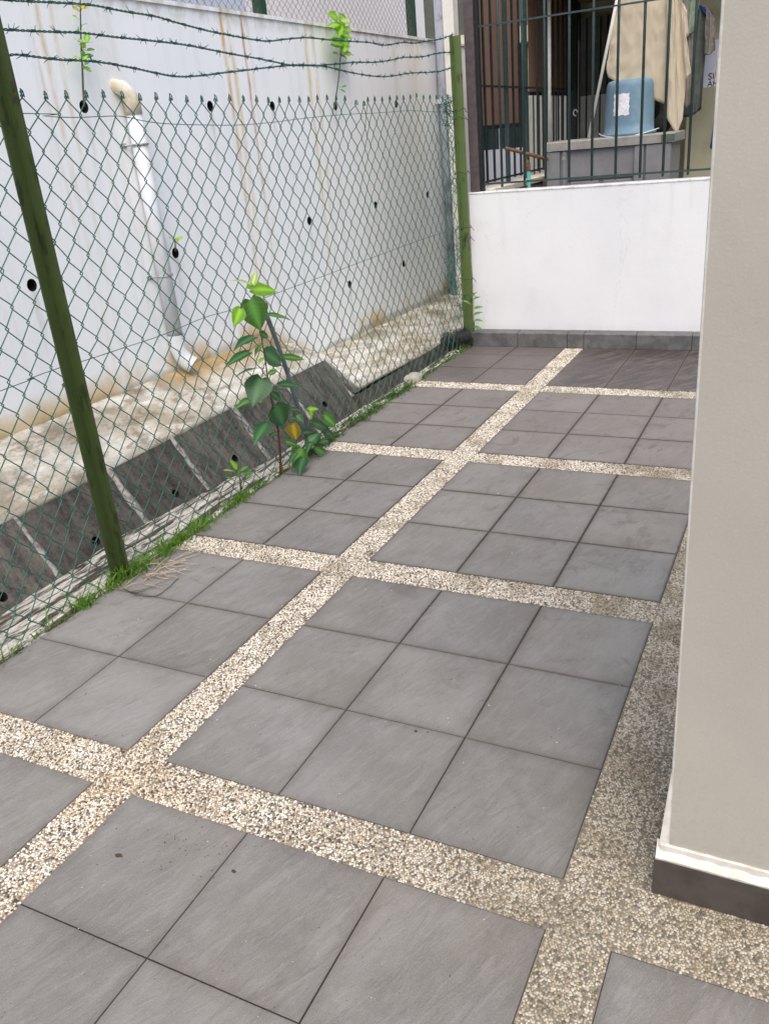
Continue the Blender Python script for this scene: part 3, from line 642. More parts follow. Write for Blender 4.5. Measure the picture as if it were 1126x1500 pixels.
# building behind it
bd = empty('pale_building', (-4.4, 6, 2.3), 'pale two-tone building rising behind the upper fence', 'building')
mb = MB(); mb.box(-7, -4.2, -4, 7.35, 2.3, 6); mb.build('blue_wall', MT['bldA'], bd, label='pale blue-grey wall')
mb = MB(); mb.box(-7, -4.2, 7.353, 16, 2.3, 6); mb.build('white_wall', MT['bldB'], bd, label='pinkish white wall')
# downpipe on the retaining wall
dp = empty('drainpipe', (-1.94, 2.66, .45), 'white plastic downpipe with brown-stained top elbow on retaining wall', 'pipe')
mb = MB(); mb.tube([(-1.95, 2.66, .56), (-1.95, 2.66, 1.93)], .045, 20); mb.build('pipe', MT['pvc'], dp, smooth=True)
el = [(-1.95, 2.66, 1.885), (-1.95, 2.66, 1.95), (-1.953, 2.645, 1.99), (-1.968, 2.62, 2.022), (-2.01, 2.595, 2.04)]
mb = MB(); mb.tube(el, [.048, .048, .045, .041, .034], 20); mb.build('elbow', MT['pvcold'], dp, smooth=True, label='brown-stained top elbow')
mb = MB(); mb.tube([(-1.95, 2.66, .64), (-1.95, 2.66, .56), (-1.94, 2.668, .51), (-1.918, 2.68, .47), (-1.885, 2.695, .44)], [.050, .050, .050, .052, .056], 20, False)
mb.build('shoe', MT['pvc'], dp, smooth=True)
for z_ in (1.73, 1.0):
    mb = MB(); a = np.linspace(-.4, math.pi + .4, 14)
    mb.tube([(-2.0, 2.66 - .085, z_)] + [(-1.95 + .048 * math.sin(t), 2.66 - .048 * math.cos(t), z_) for t in a] + [(-2.0, 2.66 + .085, z_)], .006, 6)
    mb.box(-2.0, -1.994, 2.56, 2.60, z_ - .012, z_ + .012); mb.box(-2.0, -1.994, 2.72, 2.76, z_ - .012, z_ + .012)
    mb.build('bracket', MT['galv'], dp)

# far end behind the fence: downpipe, pillar, cross wall
gp = empty('drainpipe', (-1.93, 7.3, 0), 'dark-stained grey downpipe beside the white pillar at the far end', 'pipe')
mb = MB(); mb.tube([(-1.93, 7.25, .0), (-1.93, 7.25, 3.4)], .055, 16); mb.build('pipe', MT['greypipe'], gp, smooth=True)
mb = MB(); mb.box(-2.0, -1.862, 7.185, 7.20, 1.92, 1.96); mb.box(-1.87, -1.858, 7.185, 7.31, 1.92, 1.96); mb.box(-2, -1.86, 7.30, 7.31, 1.92, 1.96); mb.build('bracket', MT['pvc'], gp)
pa, pb = px(649, 40, 1, 7.0).x, px(664.5, 40, 1, 7.0).x
mb = MB(); mb.box(pa, pb, 7.0, 7.12, -.3, 3.8); mb.build('pillar', MT['pillar'], label='slim white pillar behind the far fence post', cat='pillar')
ow = empty('outhouse', (-1.5, 8.7, 0), 'low white outhouse with dark glazed band seen beneath the brown blind', 'building')
mb = MB(); mb.box(-2.6, -1.42, 8.5, 10.5, -.6, 1.43); mb.build('wall', MT['outw'], ow)
mb = MB(); mb.box(-2.56, -1.45, 8.54, 10.4, 1.43, 2.45); mb.build('glazed_band', MT['teal'], ow)
mb = MB(); mb.box(-1.80, -1.775, 8.515, 8.538, 1.432, 2.45); mb.build('mullion', MT['outw'], ow)
mb = MB(); mb.box(-2.6, -1.3, 8.3, 10.5, 2.452, 2.60); mb.build('roof', MT['ywall'], ow)
mb = MB(); mb.box(-2.6, -1.0, 8.45, 10.5, 2.602, 3.8); mb.build('upper_wall', MT['slatd'], ow)
mb = MB(); mb.box(-1.78, -1.30, 5.2, 8.44, -.5, -.2); mb.build('rubble_bed', MT['darkconc'], drain)

# ------------------------------------------------------------ main fence
FX = -1.008
fence = empty('chain_link_fence', (-1.0, 2, 0), 'green chain-link fence with leaning wires and three barbed strands between two posts', 'fence')
def warp(p):
    x, y, z = p
    top = sstep(.3, 1.9, z)
    sag = -.018 * math.sin((y - .9) / 4.3 * math.pi) * top if .9 < y < 5.2 else 0
    y2 = y + .020 * mn.noise(Vector((y * 1.3, z * 1.1, 0))) + .015 * mn.noise(Vector((y * 5, z * 4, 3)))
    z2 = z + sag + .014 * mn.noise(Vector((y * 1.7, z * 1.5, 7))) + .010 * mn.noise(Vector((y * 7, z * 6, 9)))
    cr = math.exp(-((y - 3.58) / .10) ** 2) * sstep(1.45, 1.8, z); y2 += .05 * cr; z2 -= .03 * cr
    e = sstep(4.55, 5.15, y); y2 += e * .03 * mn.noise(Vector((y * 11, z * 9, 2))); 
    x2 = x + .02 * mn.noise(Vector((y * .9, z * .9, 5))) + e * .035 * mn.noise(Vector((y * 13, z * 10, 8)))
    lean = .03 * sstep(0, 2, z) * 0
    return (x2 - lean, y2, z2)
PW, HH = .1055, .0628
nstr = int((5.17 - (-1.2)) / (PW / 2))
for i in range(nstr):
    y0 = -1.2 + i * PW / 2
    pts = strand(y0, PW / 4, .0, .0 + HH * 30, HH, 0, .0016, FX, 4, warp=warp, jag=.0012, phase=i % 2)
    # knuckle at the top: the wire bends over its neighbour
    x_, y_, z_ = pts[-1]; pk = 1 if i % 2 == 0 else -1
    sgn = 1 if (y_ > y0) else -1
    pts = pts[:-1] + [(x_, y_ + sgn * .001, z_ + .004), (x_ + .003, y_ + sgn * .007, z_ + .014), (x_ + .006, y_ + sgn * .009, z_ + .006), (x_ + .007, y_ + sgn * .010, z_ - .014)]
    mb = MB(); mb.tube(pts, .0024, 5, True); mb.build('wire_strand', MT['wire'], fence, smooth=True)
# tension wires
def poly(ptl, step=.05, jit=.002):
    out = []
    for a, b in zip(ptl, ptl[1:]):
        a, b = Vector(a), Vector(b); n = max(1, int((b - a).length / step))
        for i in range(n): q = a.lerp(b, i / n); out.append((q.x + random.uniform(-jit, jit), q.y, q.z + random.uniform(-jit, jit)))
    out.append(tuple(ptl[-1])); return out
def smoothpts(L, step=.03):
    """Catmull-Rom through image-plane anchors"""
    P_ = [Vector(q) for q in L]; P_ = [P_[0] * 2 - P_[1]] + P_ + [P_[-1] * 2 - P_[-2]]; out = []
    for i in range(1, len(P_) - 2):
        p0, p1, p2, p3 = P_[i - 1:i + 3]; n = max(2, int((p2 - p1).length / step))
        for k in range(n):
            t = k / n; out.append(.5 * ((2 * p1) + (p2 - p0) * t + (2 * p0 - 5 * p1 + 4 * p2 - p3) * t * t + (3 * p1 - p0 - 3 * p2 + p3) * t ** 3))
    out.append(P_[-2]); return out
cv = lambda q, s=3.128, ox=0, oy=0: (ox + q[0] / s, oy + q[1] / s)
up = [(30, 166), (63, 170), (110, 172), (175, 170), (205, 176), (240, 181), (300, 183), (352, 183), (400, 179), (440, 174), (500, 168), (560, 165), (600, 162), (640, 164)]
lo = [(0, 573), (40, 556), (90, 538), (125, 528), (180, 510), (240, 490), (300, 465), (345, 452), (420, 424), (480, 402), (560, 372), (620, 350), (665, 336)]
up = [px(*q, 0, -.998) for q in up]; up = [Vector((-.998, -1.2, 1.83))] + up + [Vector((-.99, 5.17, 1.79))]
lo = [px(*q, 0, -.998) for q in lo]; lo = [Vector((-.998, -1.2, .95))] + lo + [Vector((-.99, 5.17, .93))]
for L in (up, lo):
    mb = MB(); mb.tube(smoothpts(L, .06), .0017, 5); mb.build('tension_wire', MT['wire'], fence, smooth=True)
# posts: L-angle, opening towards the patio
def angle_post(name, cx, cy, z0, z1, a, t, lean, mat, label):
    prof = [(cx, cy), (cx, cy - a), (cx + t, cy - a), (cx + t, cy - t), (cx + a, cy - t), (cx + a, cy)]
    mb = MB(); n = len(prof); vs = []
    zs = np.linspace(z0, z1, 8)
    for z_ in zs:
        for (x, y_) in prof: vs.append((x + lean[0] * z_, y_ + lean[1] * z_, z_))
    fs = [(k * n + i, k * n + (i + 1) % n, (k + 1) * n + (i + 1) % n, (k + 1) * n + i) for k in range(len(zs) - 1) for i in range(n)]
    fs += [tuple(range(n)), tuple((len(zs) - 1) * n + i for i in range(n))]
    mb.add(vs, fs); o = mb.build(name, mat, fence, label=label)
    bm = bmesh.new(); bm.from_mesh(o.data); bmesh.ops.recalc_face_normals(bm, faces=bm.faces); bm.to_mesh(o.data); bm.free()
    return o
near = angle_post('fence_post', -.985, .905, -.2, 2.45, .058, .007, (-.003, .005), MT['postg'], 'dark green angle-iron post at the near side')
far = angle_post('fence_post', -1.0, 5.18, -.2, 2.29, .066, .007, (-.001, -.001), MT['postf'], 'mossy light green angle-iron post at the far corner')
# barbed strands
bw = [[(-40, -4), (30, 1), (72, 3), (132, 7), (180, 16), (228, 24), (263, 34), (305, 45), (340, 52), (366, 57), (393, 60), (420, 57), (450, 55), (480, 58), (505, 60), (540, 62), (563, 66), (590, 62), (605, 63), (625, 60), (645, 57), (664, 50)],
      [(-40, 38), (7, 43), (67, 46), (120, 48), (168, 54), (218, 59), (268, 65), (300, 71), (340, 79), (375, 85), (400, 90), (425, 95), (455, 96), (475, 95), (500, 93), (520, 91), (548, 91), (572, 88), (590, 84), (618, 83), (640, 78), (664, 76)],
      [(-40, 76), (8, 81), (28, 80), (85, 87), (140, 90), (193, 99), (230, 107), (262, 112), (300, 110), (330, 106), (357, 103), (390, 99), (420, 96), (450, 95), (480, 98), (500, 103), (530, 109), (555, 112), (575, 111), (600, 107), (625, 106), (645, 104), (664, 98)]]
for L in bw:
    P_ = smoothpts([px(*q, 0, -.975) for q in L], .008); mb = MB()
    D = [0.0]
    for a, b in zip(P_, P_[1:]): D.append(D[-1] + (b - a).length)
    for ph in (0, math.pi):
        mb.tube([(p.x +   .0028 * math.cos(d / .05 * 6.283 + ph), p.y, p.z + .0028 * math.sin(d / .05 * 6.283 + ph)) for p, d in zip(P_, D)], .0023, 5)
    o = mb.build('barbed_wire', MT['barb'], fence, smooth=True)
    nb = .03
    for i, d in enumerate(D):
        if d < nb: continue
        nb = d + random.uniform(.085, .125); p = P_[i]; t = (P_[min(i + 1, len(P_) - 1)] - P_[i - 1]).normalized()
        m2 = MB()
        side = t.cross(Vector((0, 0, 1))).normalized(); u2 = t.cross(side)
        c = [p + t * (k / 14 - .5) * .022 + (side * math.cos(k * 1.35) + u2 * math.sin(k * 1.35)) * .0048 for k in range(15)]
        m2.tube(c, .0018, 4)
        for s_ in (-1, 1):
            for q in (0, 1):
                a = random.uniform(0, 6.28); dd = (side * math.cos(a) + u2 * math.sin(a)) * .85 + t * s_ * .5
                b0 = p + t * s_ * .008; m2.tube([b0 - dd * .003, b0 + dd * .010, b0 + dd * random.uniform(.018, .028)], [.0018, .0016, .0008], 4)
        m2.build('barb', MT['barb'], o)
# rusty bolts and tie wires on the posts
mb = MB(); b0 = px(96, 563, 1, .905)
mb.tube([b0 + Vector((0, .0, 0)), b0 + Vector((.006, -.014, .0))], .009, 6); mb.build('bolt', MT['rust'], fence)
for z_ in (1.79, 1.74, 1.35, .95, .87, .55, .42):
    q = [(-1.012 + .045 + .056 * math.cos(t), 5.147 + .042 * math.sin(t), z_ + random.uniform(-.012, .012)) for t in np.linspace(0, 6.9, 16)]
    mb = MB(); mb.tube(q + [(q[-1][0] + .04, q[-1][1] - .03, z_ - .03)], .0022, 4)
    mb.build('tie_wire', MT['dwire'], fence)
# snarled mesh where the netting is wound on the far post
def snarl(cx, cy, cz, sx, sy, sz, n, r, mat, seed):
    mb = MB(); rr = random.Random(seed)
    for k in range(n):
        p = Vector((cx + rr.gauss(0, sx * .5), cy + rr.gauss(0, sy * .5), cz + rr.uniform(-sz, sz))); pts = [p]; d = Vector((rr.uniform(-1, 1), rr.uniform(-1, 1), rr.uniform(-1, 1))).normalized()
        for i in range(12):
            d = (d + Vector((rr.uniform(-1, 1), rr.uniform(-1, 1), rr.uniform(-1, 1))) * .9).normalized(); p = p + d * .018
            p.x += (cx - p.x) * .2; p.y += (cy - p.y) * .2; pts.append(p.copy())
        mb.tube(smoothpts(pts, .008), r, 4)
    return mb.build('snarled_wire', mat, fence)
snarl(-1.03, 5.06, 1.80, .07, .08, .08, 30, .0016, MT['wire'], 3)
snarl(-1.02, 5.12, 1.05, .03, .035, .75, 80, .0015, MT['wire'], 4)
snarl(-1.05, 5.02, .62, .05, .05, .17, 24, .0018, MT['wire'], 5)
# roll of netting at the foot of the far post
mb = MB(); A0, A1 = Vector((-1.12, 4.93, .065)), Vector((-.94, 5.10, .085)); ax = (A1 - A0).normalized(); s1 = ax.cross(Vector((0, 0, 1))).normalized(); s2 = ax.cross(s1)
for k in range(150):
    rr_ = random.uniform(.03, .085); t0 = random.uniform(0, 1); ph = random.uniform(0, 6.28); pts = []
    for i in range(9):
        a = ph + i * .45; q = A0.lerp(A1, min(1, max(0, t0 + .05 * math.sin(i * 1.9 + k)))) + (s1 * math.cos(a) + s2 * math.sin(a)) * rr_ * (1 + random.uniform(-.08, .08)); pts.append(q)
    mb.tube(pts, .0016, 4)
roll = empty('wire_roll', (-1.03, 5.0, 0), 'small black roll of wire netting at the foot of the far fence post', 'wire roll')
mb.build('netting', MT['dwire'], roll)
mb = MB(); mb.tube([A0, A1], .045, 10); mb.build('core', MT['dbar'], roll)

# ------------------------------------------------------------ low white boundary wall with tiled kerb
lw = empty('boundary_wall', (0, 5.25, 0), 'low smooth white plastered wall across the end of the patio', 'wall')
mb = MB(); mb.box(-.945, 3.0, 5.227, 5.37, -.1, 1.185); o = mb.build('wall', MT['white'], lw)
mb = MB(); mb.box(-.949, 3.0, 5.223, 5.375, 1.185, 1.197, .004); mb.build('coping', MT['white'], lw)
tk = empty('tiled_kerb', (0, 5.17, 0), 'low dark grey tiled kerb along the foot of the white wall', 'kerb')
kj = [-.93, -.537, -.13, .002, .403, .809, 1.21, 1.61, 2.01]
for a, b in zip(kj, kj[1:]):
    mb = MB(); mb.prism([(5.115, 0), (5.2255, 0), (5.2255, .118), (5.120, .113), (5.115, .108)], 0, a + .0025, b - .0025)
    mb.build('kerb_tile', MT['kerbtile'], tk)
mb = MB(); mb.box(-.93, 2.0, 5.120, 5.2245, -.05, .105); mb.build('core', MT['grout'], tk)

# ------------------------------------------------------------ house column at the right
hc = empty('house_column', (1.6, .2, 0), 'beige house column with dark skirting tiles standing in the pebble wash', 'column')
CX, CY = 1.420, .052
mb = MB(); e = .005
prof = [(CX, CY + e), (CX + e * .3, CY + e * .3), (CX + e, CY), (2.30, CY), (2.30, .55), (CX, .55)]
v = [(p[0], p[1], .14) for p in prof] + [(p[0], p[1], 2.7) for p in prof]; n = 6
mb.cur = 0; mb.add(v, [(2, 3, 9, 8), (3, 4, 10, 9), (6, 7, 8, 9, 10, 11)]); mb.cur = 1; mb.add(v, [(0, 1, 7, 6), (1, 2, 8, 7), (4, 5, 11, 10), (5, 0, 6, 11)])
mb.build('shaft', [MT['column'], MT['trim']], hc)
mb = MB()                                   # rough white band where plaster meets the skirting
xs = list(np.linspace(1.399, 2.30, 60)); vs = []
for i, x in enumerate(xs):
    j = random.uniform(-.003, .003); vs += [(x, .0375, .1025 - abs(random.gauss(0, .002))), (x, .036, .108 + j * .3), (x, CY - .003, .128 + j), (x, CY + .002, .146 + j)]
mb.add(vs, [(i * 4 + k, (i + 1) * 4 + k, (i + 1) * 4 + k + 1, i * 4 + k + 1) for i in range(len(xs) - 1) for k in range(3)])
# flare down the left arris
mb.add([(1.399, .0375, .1025), (1.399, .55, .1025), (1.4005, .036, .108), (1.4005, .55, .108), (1.403, CY - .003, .128), (1.403, .55, .128), (CX - .0005, CY + .003, .34), (CX - .0005, .55, .34), (CX + .003, CY + .0005, .146), (CX + .003, CY + .0015, .34)],
       [(0, 1, 3, 2), (2, 3, 5, 4), (4, 5, 7, 6), (4, 6, 9, 8)])
mb.build('plaster_band', MT['trim'], hc, label='rough white painted band above the skirting')
mb = MB(); mb.box(1.396, 1.83, .035, .045, 0, .1022); mb.build('skirting_tile', MT['skirt'], hc)
mb = MB(); mb.box(1.833, 2.30, .035, .045, 0, .1022); mb.build('skirting_tile', MT['skirt'], hc)
mb = MB(); mb.box(1.396, 1.4055, .0475, .55, 0, .1022); mb.build('skirting_tile', MT['skirt'], hc)
mb = MB(); mb.box(1.407, 2.29, .0465, .54, 0, .138); mb.build('core', MT['trim'], hc)
# ------------------------------------------------------------ neighbour's yard behind the low wall
mb = MB(); mb.add([(-.9, 5.37, .0), (3.2, 5.37, .0), (3.2, 9.2, .0), (-.9, 9.2, .0)], [(0, 1, 2, 3)])
mb.build('yard_floor', MT['yfloor'], kind='structure')
yd = empty('covered_yard', (1, 7.4, 0), 'dim roofed yard with olive walls beyond the low white wall', 'building')
mb = MB(); mb.box(-1.02, 3.4, 6.6, 9.4, 2.80, 2.86); mb.build('roof', MT['roof'], yd)
mb = MB(); mb.box(-1.7, 3.2, 9.0, 9.15, 0, 2.797); mb.build('back_wall', MT['ywall'], yd)
mb = MB(); mb.box(.36, 1.895, 7.5, 7.6, 0, 2.797); mb.build('added_return_wall', MT['ywall'], yd)  # added wall, set forward to catch more light behind the shirts
mb = MB(); mb.box(1.9, 2.05, 5.37, 8.998, 0, 1.0); mb.box(1.9, 2.05, 5.37, 6.6, 1.0, 2.797); mb.box(1.9, 2.05, 8.3, 8.998, 1.0, 2.797); mb.build('side_wall', MT['ywall'], yd)
pv = empty('side_parapet', (-.86, 6.8, 0), 'low cream-topped parapet running back under the side grille', 'wall')
mb = MB(); mb.box(-.93, -.79, 5.374, 8.3, -.4, 1.165); mb.build('wall', MT['mortar'], pv)
mb = MB(); mb.box(-.945, -.775, 5.377, 8.3, 1.1655, 1.21, .006); mb.build('coping', MT['cream'], pv)
# front grille
gr = empty('window_grille', (0, 5.3, 1.19), 'green-grey metal grille of upright bars standing on the low white wall', 'grille')
mb = MB(); mb.box(-.935, -.862, 5.245, 5.33, 1.1975, 3.3); mb.build('frame_post', MT['bframe'], gr, label='wide brown-purple post at the left end')
mb = MB(); mb.box(-.858, -.838, 5.27, 5.32, 1.1975, 3.3); mb.build('frame_edge', MT['dbar'], gr)
b0 = None
for x in (-.692, -.509, -.344, -.164, .007, .181, .357, .518, .690, .863, 1.04, 1.21, 1.38):
    if b0 is None:
        mb = MB(); mb.tube([(x, 5.30, 1.22), (x, 5.30, 3.3)], .0098, 8); b0 = mb.build('bar', MT['bar'], gr, smooth=True); x0 = x
    else: clone(b0, (x - x0, 0, 0))
mb = MB(); mb.box(-.845, 1.6, 5.283, 5.2885, 1.243, 1.257); mb.build('rail', MT['bar'], gr)
mb = MB(); mb.box(-.845, 1.6, 5.283, 5.2885, 2.331, 2.343); mb.build('rail', MT['bar'], gr)
# side grille
sg = empty('side_grille', (-.85, 6.8, 1.21), 'dark metal grille of close upright bars running back along the side parapet', 'grille')
b0 = None; y = 5.414; k = 0
while y < 8.0:
    if b0 is None:
        mb = MB(); mb.box(-.858, -.842, y - .009, y + .009, 1.245, 2.795); b0 = mb.build('bar', MT['dbar'], sg)
    elif k not in (3, 7): clone(b0, (0, y - 5.414, 0))
    y += .1765; k += 1
for yy in (5.95 - .01, 6.47, 7.18):
    mb = MB(); mb.box(-.868, -.835, yy - .014, yy + .014, 1.212, 2.795); mb.build('stanchion', MT['bar'], sg)
for z_ in (1.262, 1.945):
    mb = MB(); mb.box(-.840, -.834, 5.33, 8.05, z_ - .008, z_ + .008); mb.build('rail', MT['dbar'], sg)
mb = MB(); mb.box(-.90, -.80, 8.02, 8.10, 0, 2.795); mb.build('end_post', MT['dbar'], sg)
mb = MB(); a = np.linspace(0, 5.0, 12); mb.tube([(-.80 + .02 * math.cos(t), 8.0, 1.725 + .028 * math.sin(t)) for t in a] + [(-.80, 8.0, 1.69)], .007, 6); mb.build('hook', MT['pillar'], sg, label='white plastic hook')
def blind(y0, y1, z0, label):
    e_ = empty('roller_blind', (-.95, (y0 + y1) / 2, z0), label, 'blind', 'brown blinds hung outside the side grille')
    mb = MB(); n = 40; vs = []
    for i in range(n + 1):
        t = i / n; yy = lerp(y0, y1, t); w = .004 * math.sin(t * 23)
        vs += [(-.955 + w, yy, z0), (-.955 + w * .3, yy, 3.2)]
    mb.add(vs, [(2 * i, 2 * i + 2, 2 * i + 3, 2 * i + 1) for i in range(n)])
    mb.add([(v[0] - .004, v[1], v[2]) for v in vs], [(2 * i, 2 * i + 1, 2 * i + 3, 2 * i + 2) for i in range(n)])
    mb.build('fabric', MT['blind'], e_, smooth=True)
    mb = MB(); mb.box(-.968, -.942, y0 - .02, y1 + .02, z0 - .03, z0); mb.build('bottom_bar', MT['dbar'], e_)
blind(5.46, 6.60, 1.672, 'larger brown blind nearest the frame post, reaching lower')
blind(6.92, 8.28, 1.927, 'shorter brown blind further back beside the pale slats')
# slatted screens far back
ss = empty('slatted_screen', (-1.2, 8.3, 0), 'pale upright slats showing below the shorter brown blind', 'screen')
s0 = None
for i in range(9):
    x = -1.40 + i * .062
    mb = MB(); mb.box(x, x + .042, 8.36, 8.38, .2, 2.40); mb.build('slat', MT['slatl'], ss)
mb = MB(); mb.box(-1.42, -.85, 8.383, 8.40, .2, 2.4); mb.build('backing', MT['slatd'], ss)
fd = empty('folding_door', (-.3, 8.8, 0), 'folding door with dark upper and pale lower slats behind the white pole', 'door')
for i in range(12):
    x = -1.02 + i * .074
    if i: 
        c1 = clone(s1_, (i * .074, 0, 0)); c2 = clone(s2_, (i * .074, 0, 0))
    else:
        mb = MB(); mb.box(x, x + .055, 8.80, 8.83, .05, 1.89); s1_ = mb.build('lower_slat', MT['slatl'], fd)
        mb = MB(); mb.box(x, x + .055, 8.80, 8.83, 1.893, 2.64); s2_ = mb.build('upper_slat', MT['slatd'], fd)
mb = MB(); mb.box(-1.03, -.11, 8.835, 8.86, .05, 2.64); mb.build('frame', MT['dbar'], fd)
mb = MB(); mb.tube([(-.79, 7.0, 1.22), (-.785, 7.0, 2.79)], .016, 10); mb.build('conduit', MT['slatl'], smooth=True, label='thin beige upright pipe between the two brown blinds', cat='pipe')
# storage cabinet
cb = empty('storage_cabinet', (0, 6.15, 0), 'grey plastic storage cabinet with pale lid and recessed front panels', 'cabinet')
mb = MB(); mb.box(-.50, .47, 5.93, 6.42, .0, 1.425); mb.build('body', MT['cab'], cb)
mb = MB(); mb.box(-.525, .50, 5.895, 6.45, 1.43, 1.50, .010); mb.build('lid', MT['lid'], cb)
for x0, x1 in ((-.505, -.40), (-.375, -.345), (.20, .27), (.29, .475)):
    mb = MB(); mb.box(x0, x1, 5.905, 5.928, .02, 1.424, .004); mb.build('stile', MT['cab'], cb)
mb = MB(); mb.box(-.33, .19, 5.912, 5.928, 1.20, 1.215); mb.build('groove_rib', MT['slatd'], cb)
for x0, x1 in ((-.31, -.08), (-.04, .18)):
    mb = MB(); mb.box(x0, x1, 5.912, 5.928, .12, 1.185, .004); mb.build('front_panel', MT['cab'], cb)
mb = MB(); mb.tube([(-.365, 5.90, 1.37), (-.365, 5.925, 1.37)], .014, 12); mb.build('lock', MT['galv'], cb)
mb = MB(); mb.box(.40, .502, 5.893, 5.8948, 1.435, 1.487); mb.build('lid_dark_corner', MT['slatd'], cb)  # dark plate over the right-hand end of the lid
# upside-down bucket
bx, by, bz = .10, 6.17, 1.50
bk = empty('bucket', (bx, by, bz), 'upside-down dusty blue bucket with worn white label on the cabinet lid', 'bucket')
pr_ = [(.222, .0), (.226, .008), (.222, .020), (.207, .024), (.203, .09), (.199, .2), (.194, .30), (.190, .36), (.184, .385), (.170, .400), (.150, .405), (.0, .403)]
SG = 48; mb = MB(); vs = []
for i, (r, z) in enumerate(pr_):
    for k in range(SG):
        a = k / SG * 2 * math.pi; rx = 1.0; vs.append((bx + r * .95 * math.cos(a), by + r * .95 * math.sin(a), bz + z * .99 + .003))
mb.add(vs, [(i * SG + k, i * SG + (k + 1) % SG, (i + 1) * SG + (k + 1) % SG, (i + 1) * SG + k) for i in range(len(pr_) - 1) for k in range(SG)])
mb.build('body', MT['bucket'], bk, smooth=True)
mb = MB(); vs = []
for i in range(9):
    t = i / 8
    for k in range(9):
        a = RAD(-118 + 38 * k / 8); r = lerp(.2012, .1943, t) * .95 + .002; rough = .004 * math.sin(i * 2.3 + k * 1.7) if k in (0, 8) or i in (0, 8) else 0
        vs.append((bx + r * math.cos(a) + rough, by + r * math.sin(a), bz + .15 + .155 * t + rough))
mb.add(vs, [(i * 9 + k, i * 9 + k + 1, (i + 1) * 9 + k + 1, (i + 1) * 9 + k) for i in range(8) for k in range(8)]); mb.build('label', MT['label'], bk, label='worn white sticker')
mb = MB(); mb.tube([(bx + .235 * math.cos(a), by + .235 * math.sin(a), bz + .012 + .02 * math.cos(a * 2)) for a in np.linspace(math.pi, 2 * math.pi, 24)], .004, 6); mb.build('handle', MT['pvc'], bk)
mb = MB(); mb.tube([(.30, 6.33, 1.503), (.33, 6.31, 1.55), (.37, 6.29, 1.6), (.40, 6.28, 1.66)], [.05, .07, .07, .03], 10); mb.build('dark_bag', MT['black'], smooth=True, label='black cloth bundle behind the blue bucket', cat='cloth')
# leaning pole
a_, b_ = px(862, 200, 1, 6.0), px(903, 0, 1, 6.0); a_ = a_ + (a_ - b_) * .0
d_ = (b_ - a_); a_ = a_ - d_ * ((a_.z - 1.51) / d_.z if a_.z > 1.51 else 0)
mb = MB(); mb.tube([a_, a_ + d_ * 1.6], .0125, 10); mb.build('pole', MT['pillar'], smooth=True, label='thin white pole leaning on the cabinet left of the bucket', cat='pole')
# clothes line and hanging cloths, each a rippled sheet with thickness
def sheet(name, outline_top, outline_bot, Y, mat, fold=.02, n=60, m=30, freq=9, lab=None, cat=None, grp=None, off=0.0, hang=2.78):
    """outline_*: lists of (u, v) on the photograph at plane y=Y; the sheet runs between them"""
    def samp(L, t):
        L = [px(u, v, 1, Y) for u, v in L]; q = t * (len(L) - 1); i = min(int(q), len(L) - 2); return L[i].lerp(L[i + 1], q - i)
    mb = MB(); vs = []
    for i in range(n + 1):
        t = i / n; A_, B_ = samp(outline_top, t), samp(outline_bot, t)
        for j in range(m + 1):
            s_ = j / m; q = A_.lerp(B_, s_)
            w = fold * (math.sin(t * freq + s_ * 1.2 + off) + .4 * math.sin(t * freq * 2.3 + s_ * 2 + off)) * (.5 + .5 * s_) + .010 * mn.noise(Vector((t * 9 + s_ * 3, s_ * 7, off))) + .005 * mn.noise(Vector((t * 26, s_ * 18 + t * 9, off)))
            vs.append((q.x, q.y + w, q.z))
    M_ = m + 1; N_ = len(vs)
    f = [(i * M_ + j, i * M_ + j + 1, (i + 1) * M_ + j + 1, (i + 1) * M_ + j) for i in range(n) for j in range(m)]
    mb.add(vs, f)
    o = mb.build(name, mat, None, smooth=True, label=lab, cat=cat, group=grp)
    md = o.modifiers.new('thick', 'SOLIDIFY'); md.thickness = .004
    return o
Q = lambda L: [(780 + x / 4.02, y / 4.02) for x, y in L]
sheet('hanging_towel', Q([(505, -70), (600, -80), (700, -85), (790, -90), (860, -90)]), Q([(428, 405), (440, 455), (520, 500), (600, 540), (700, 582), (772, 612), (800, 560)]), 6.25, MT['cloth'], .012, lab='wide cream towel hanging behind the blue bucket', cat='towel', freq=6)
sheet('hanging_towel', Q([(785, -90), (830, -90), (868, -60)]), Q([(786, 690), (848, 795), (882, 700), (895, 470), (930, 430)]), 6.20, MT['cloth'], .022, lab='pointed end of cream cloth hanging lowest at right of the bucket', cat='cloth', off=2, freq=7)
sheet('hanging_shirt', Q([(862, -80), (940, -80), (985, -40)]), Q([(880, 200), (925, 200), (950, 190)]), 6.75, MT['shirtg'], .015, lab='sage green garment at the top behind the cream cloth', cat='shirt', n=20)
sheet('hanging_shirt', Q([(950, 40), (985, 30), (1030, 75)]), Q([(880, 690), (930, 688), (990, 640)]), 6.9, MT['shirtd'], .02, lab='dark grey-green shirt hanging in the middle of the washing', cat='shirt', n=24)
sheet('shirt', Q([(1020, 40), (1045, 70), (1068, 110)]), Q([(1005, 320), (1040, 325), (1072, 290)]), 6.85, MT['shirtk'], .012, lab='grey-brown shirt sleeve right of the dark shirt', cat='shirt', n=16)
sheet('hanging_shirt', Q([(895, 200), (920, 190), (950, 200)]), Q([(885, 600), (905, 640), (935, 600)]), 6.8, MT['shirtk'], .01, lab='brown-grey cloth between the cream cloth and dark shirt', cat='cloth', n=14, off=1)
sheet('hanging_cloth', Q([(1112, 130), (1126, 100), (1150, 90)]), Q([(1062, 490), (1088, 500), (1140, 380)]), 6.6, MT['pink'], .012, lab='pale pink cloth beside the column edge', cat='cloth', n=14)
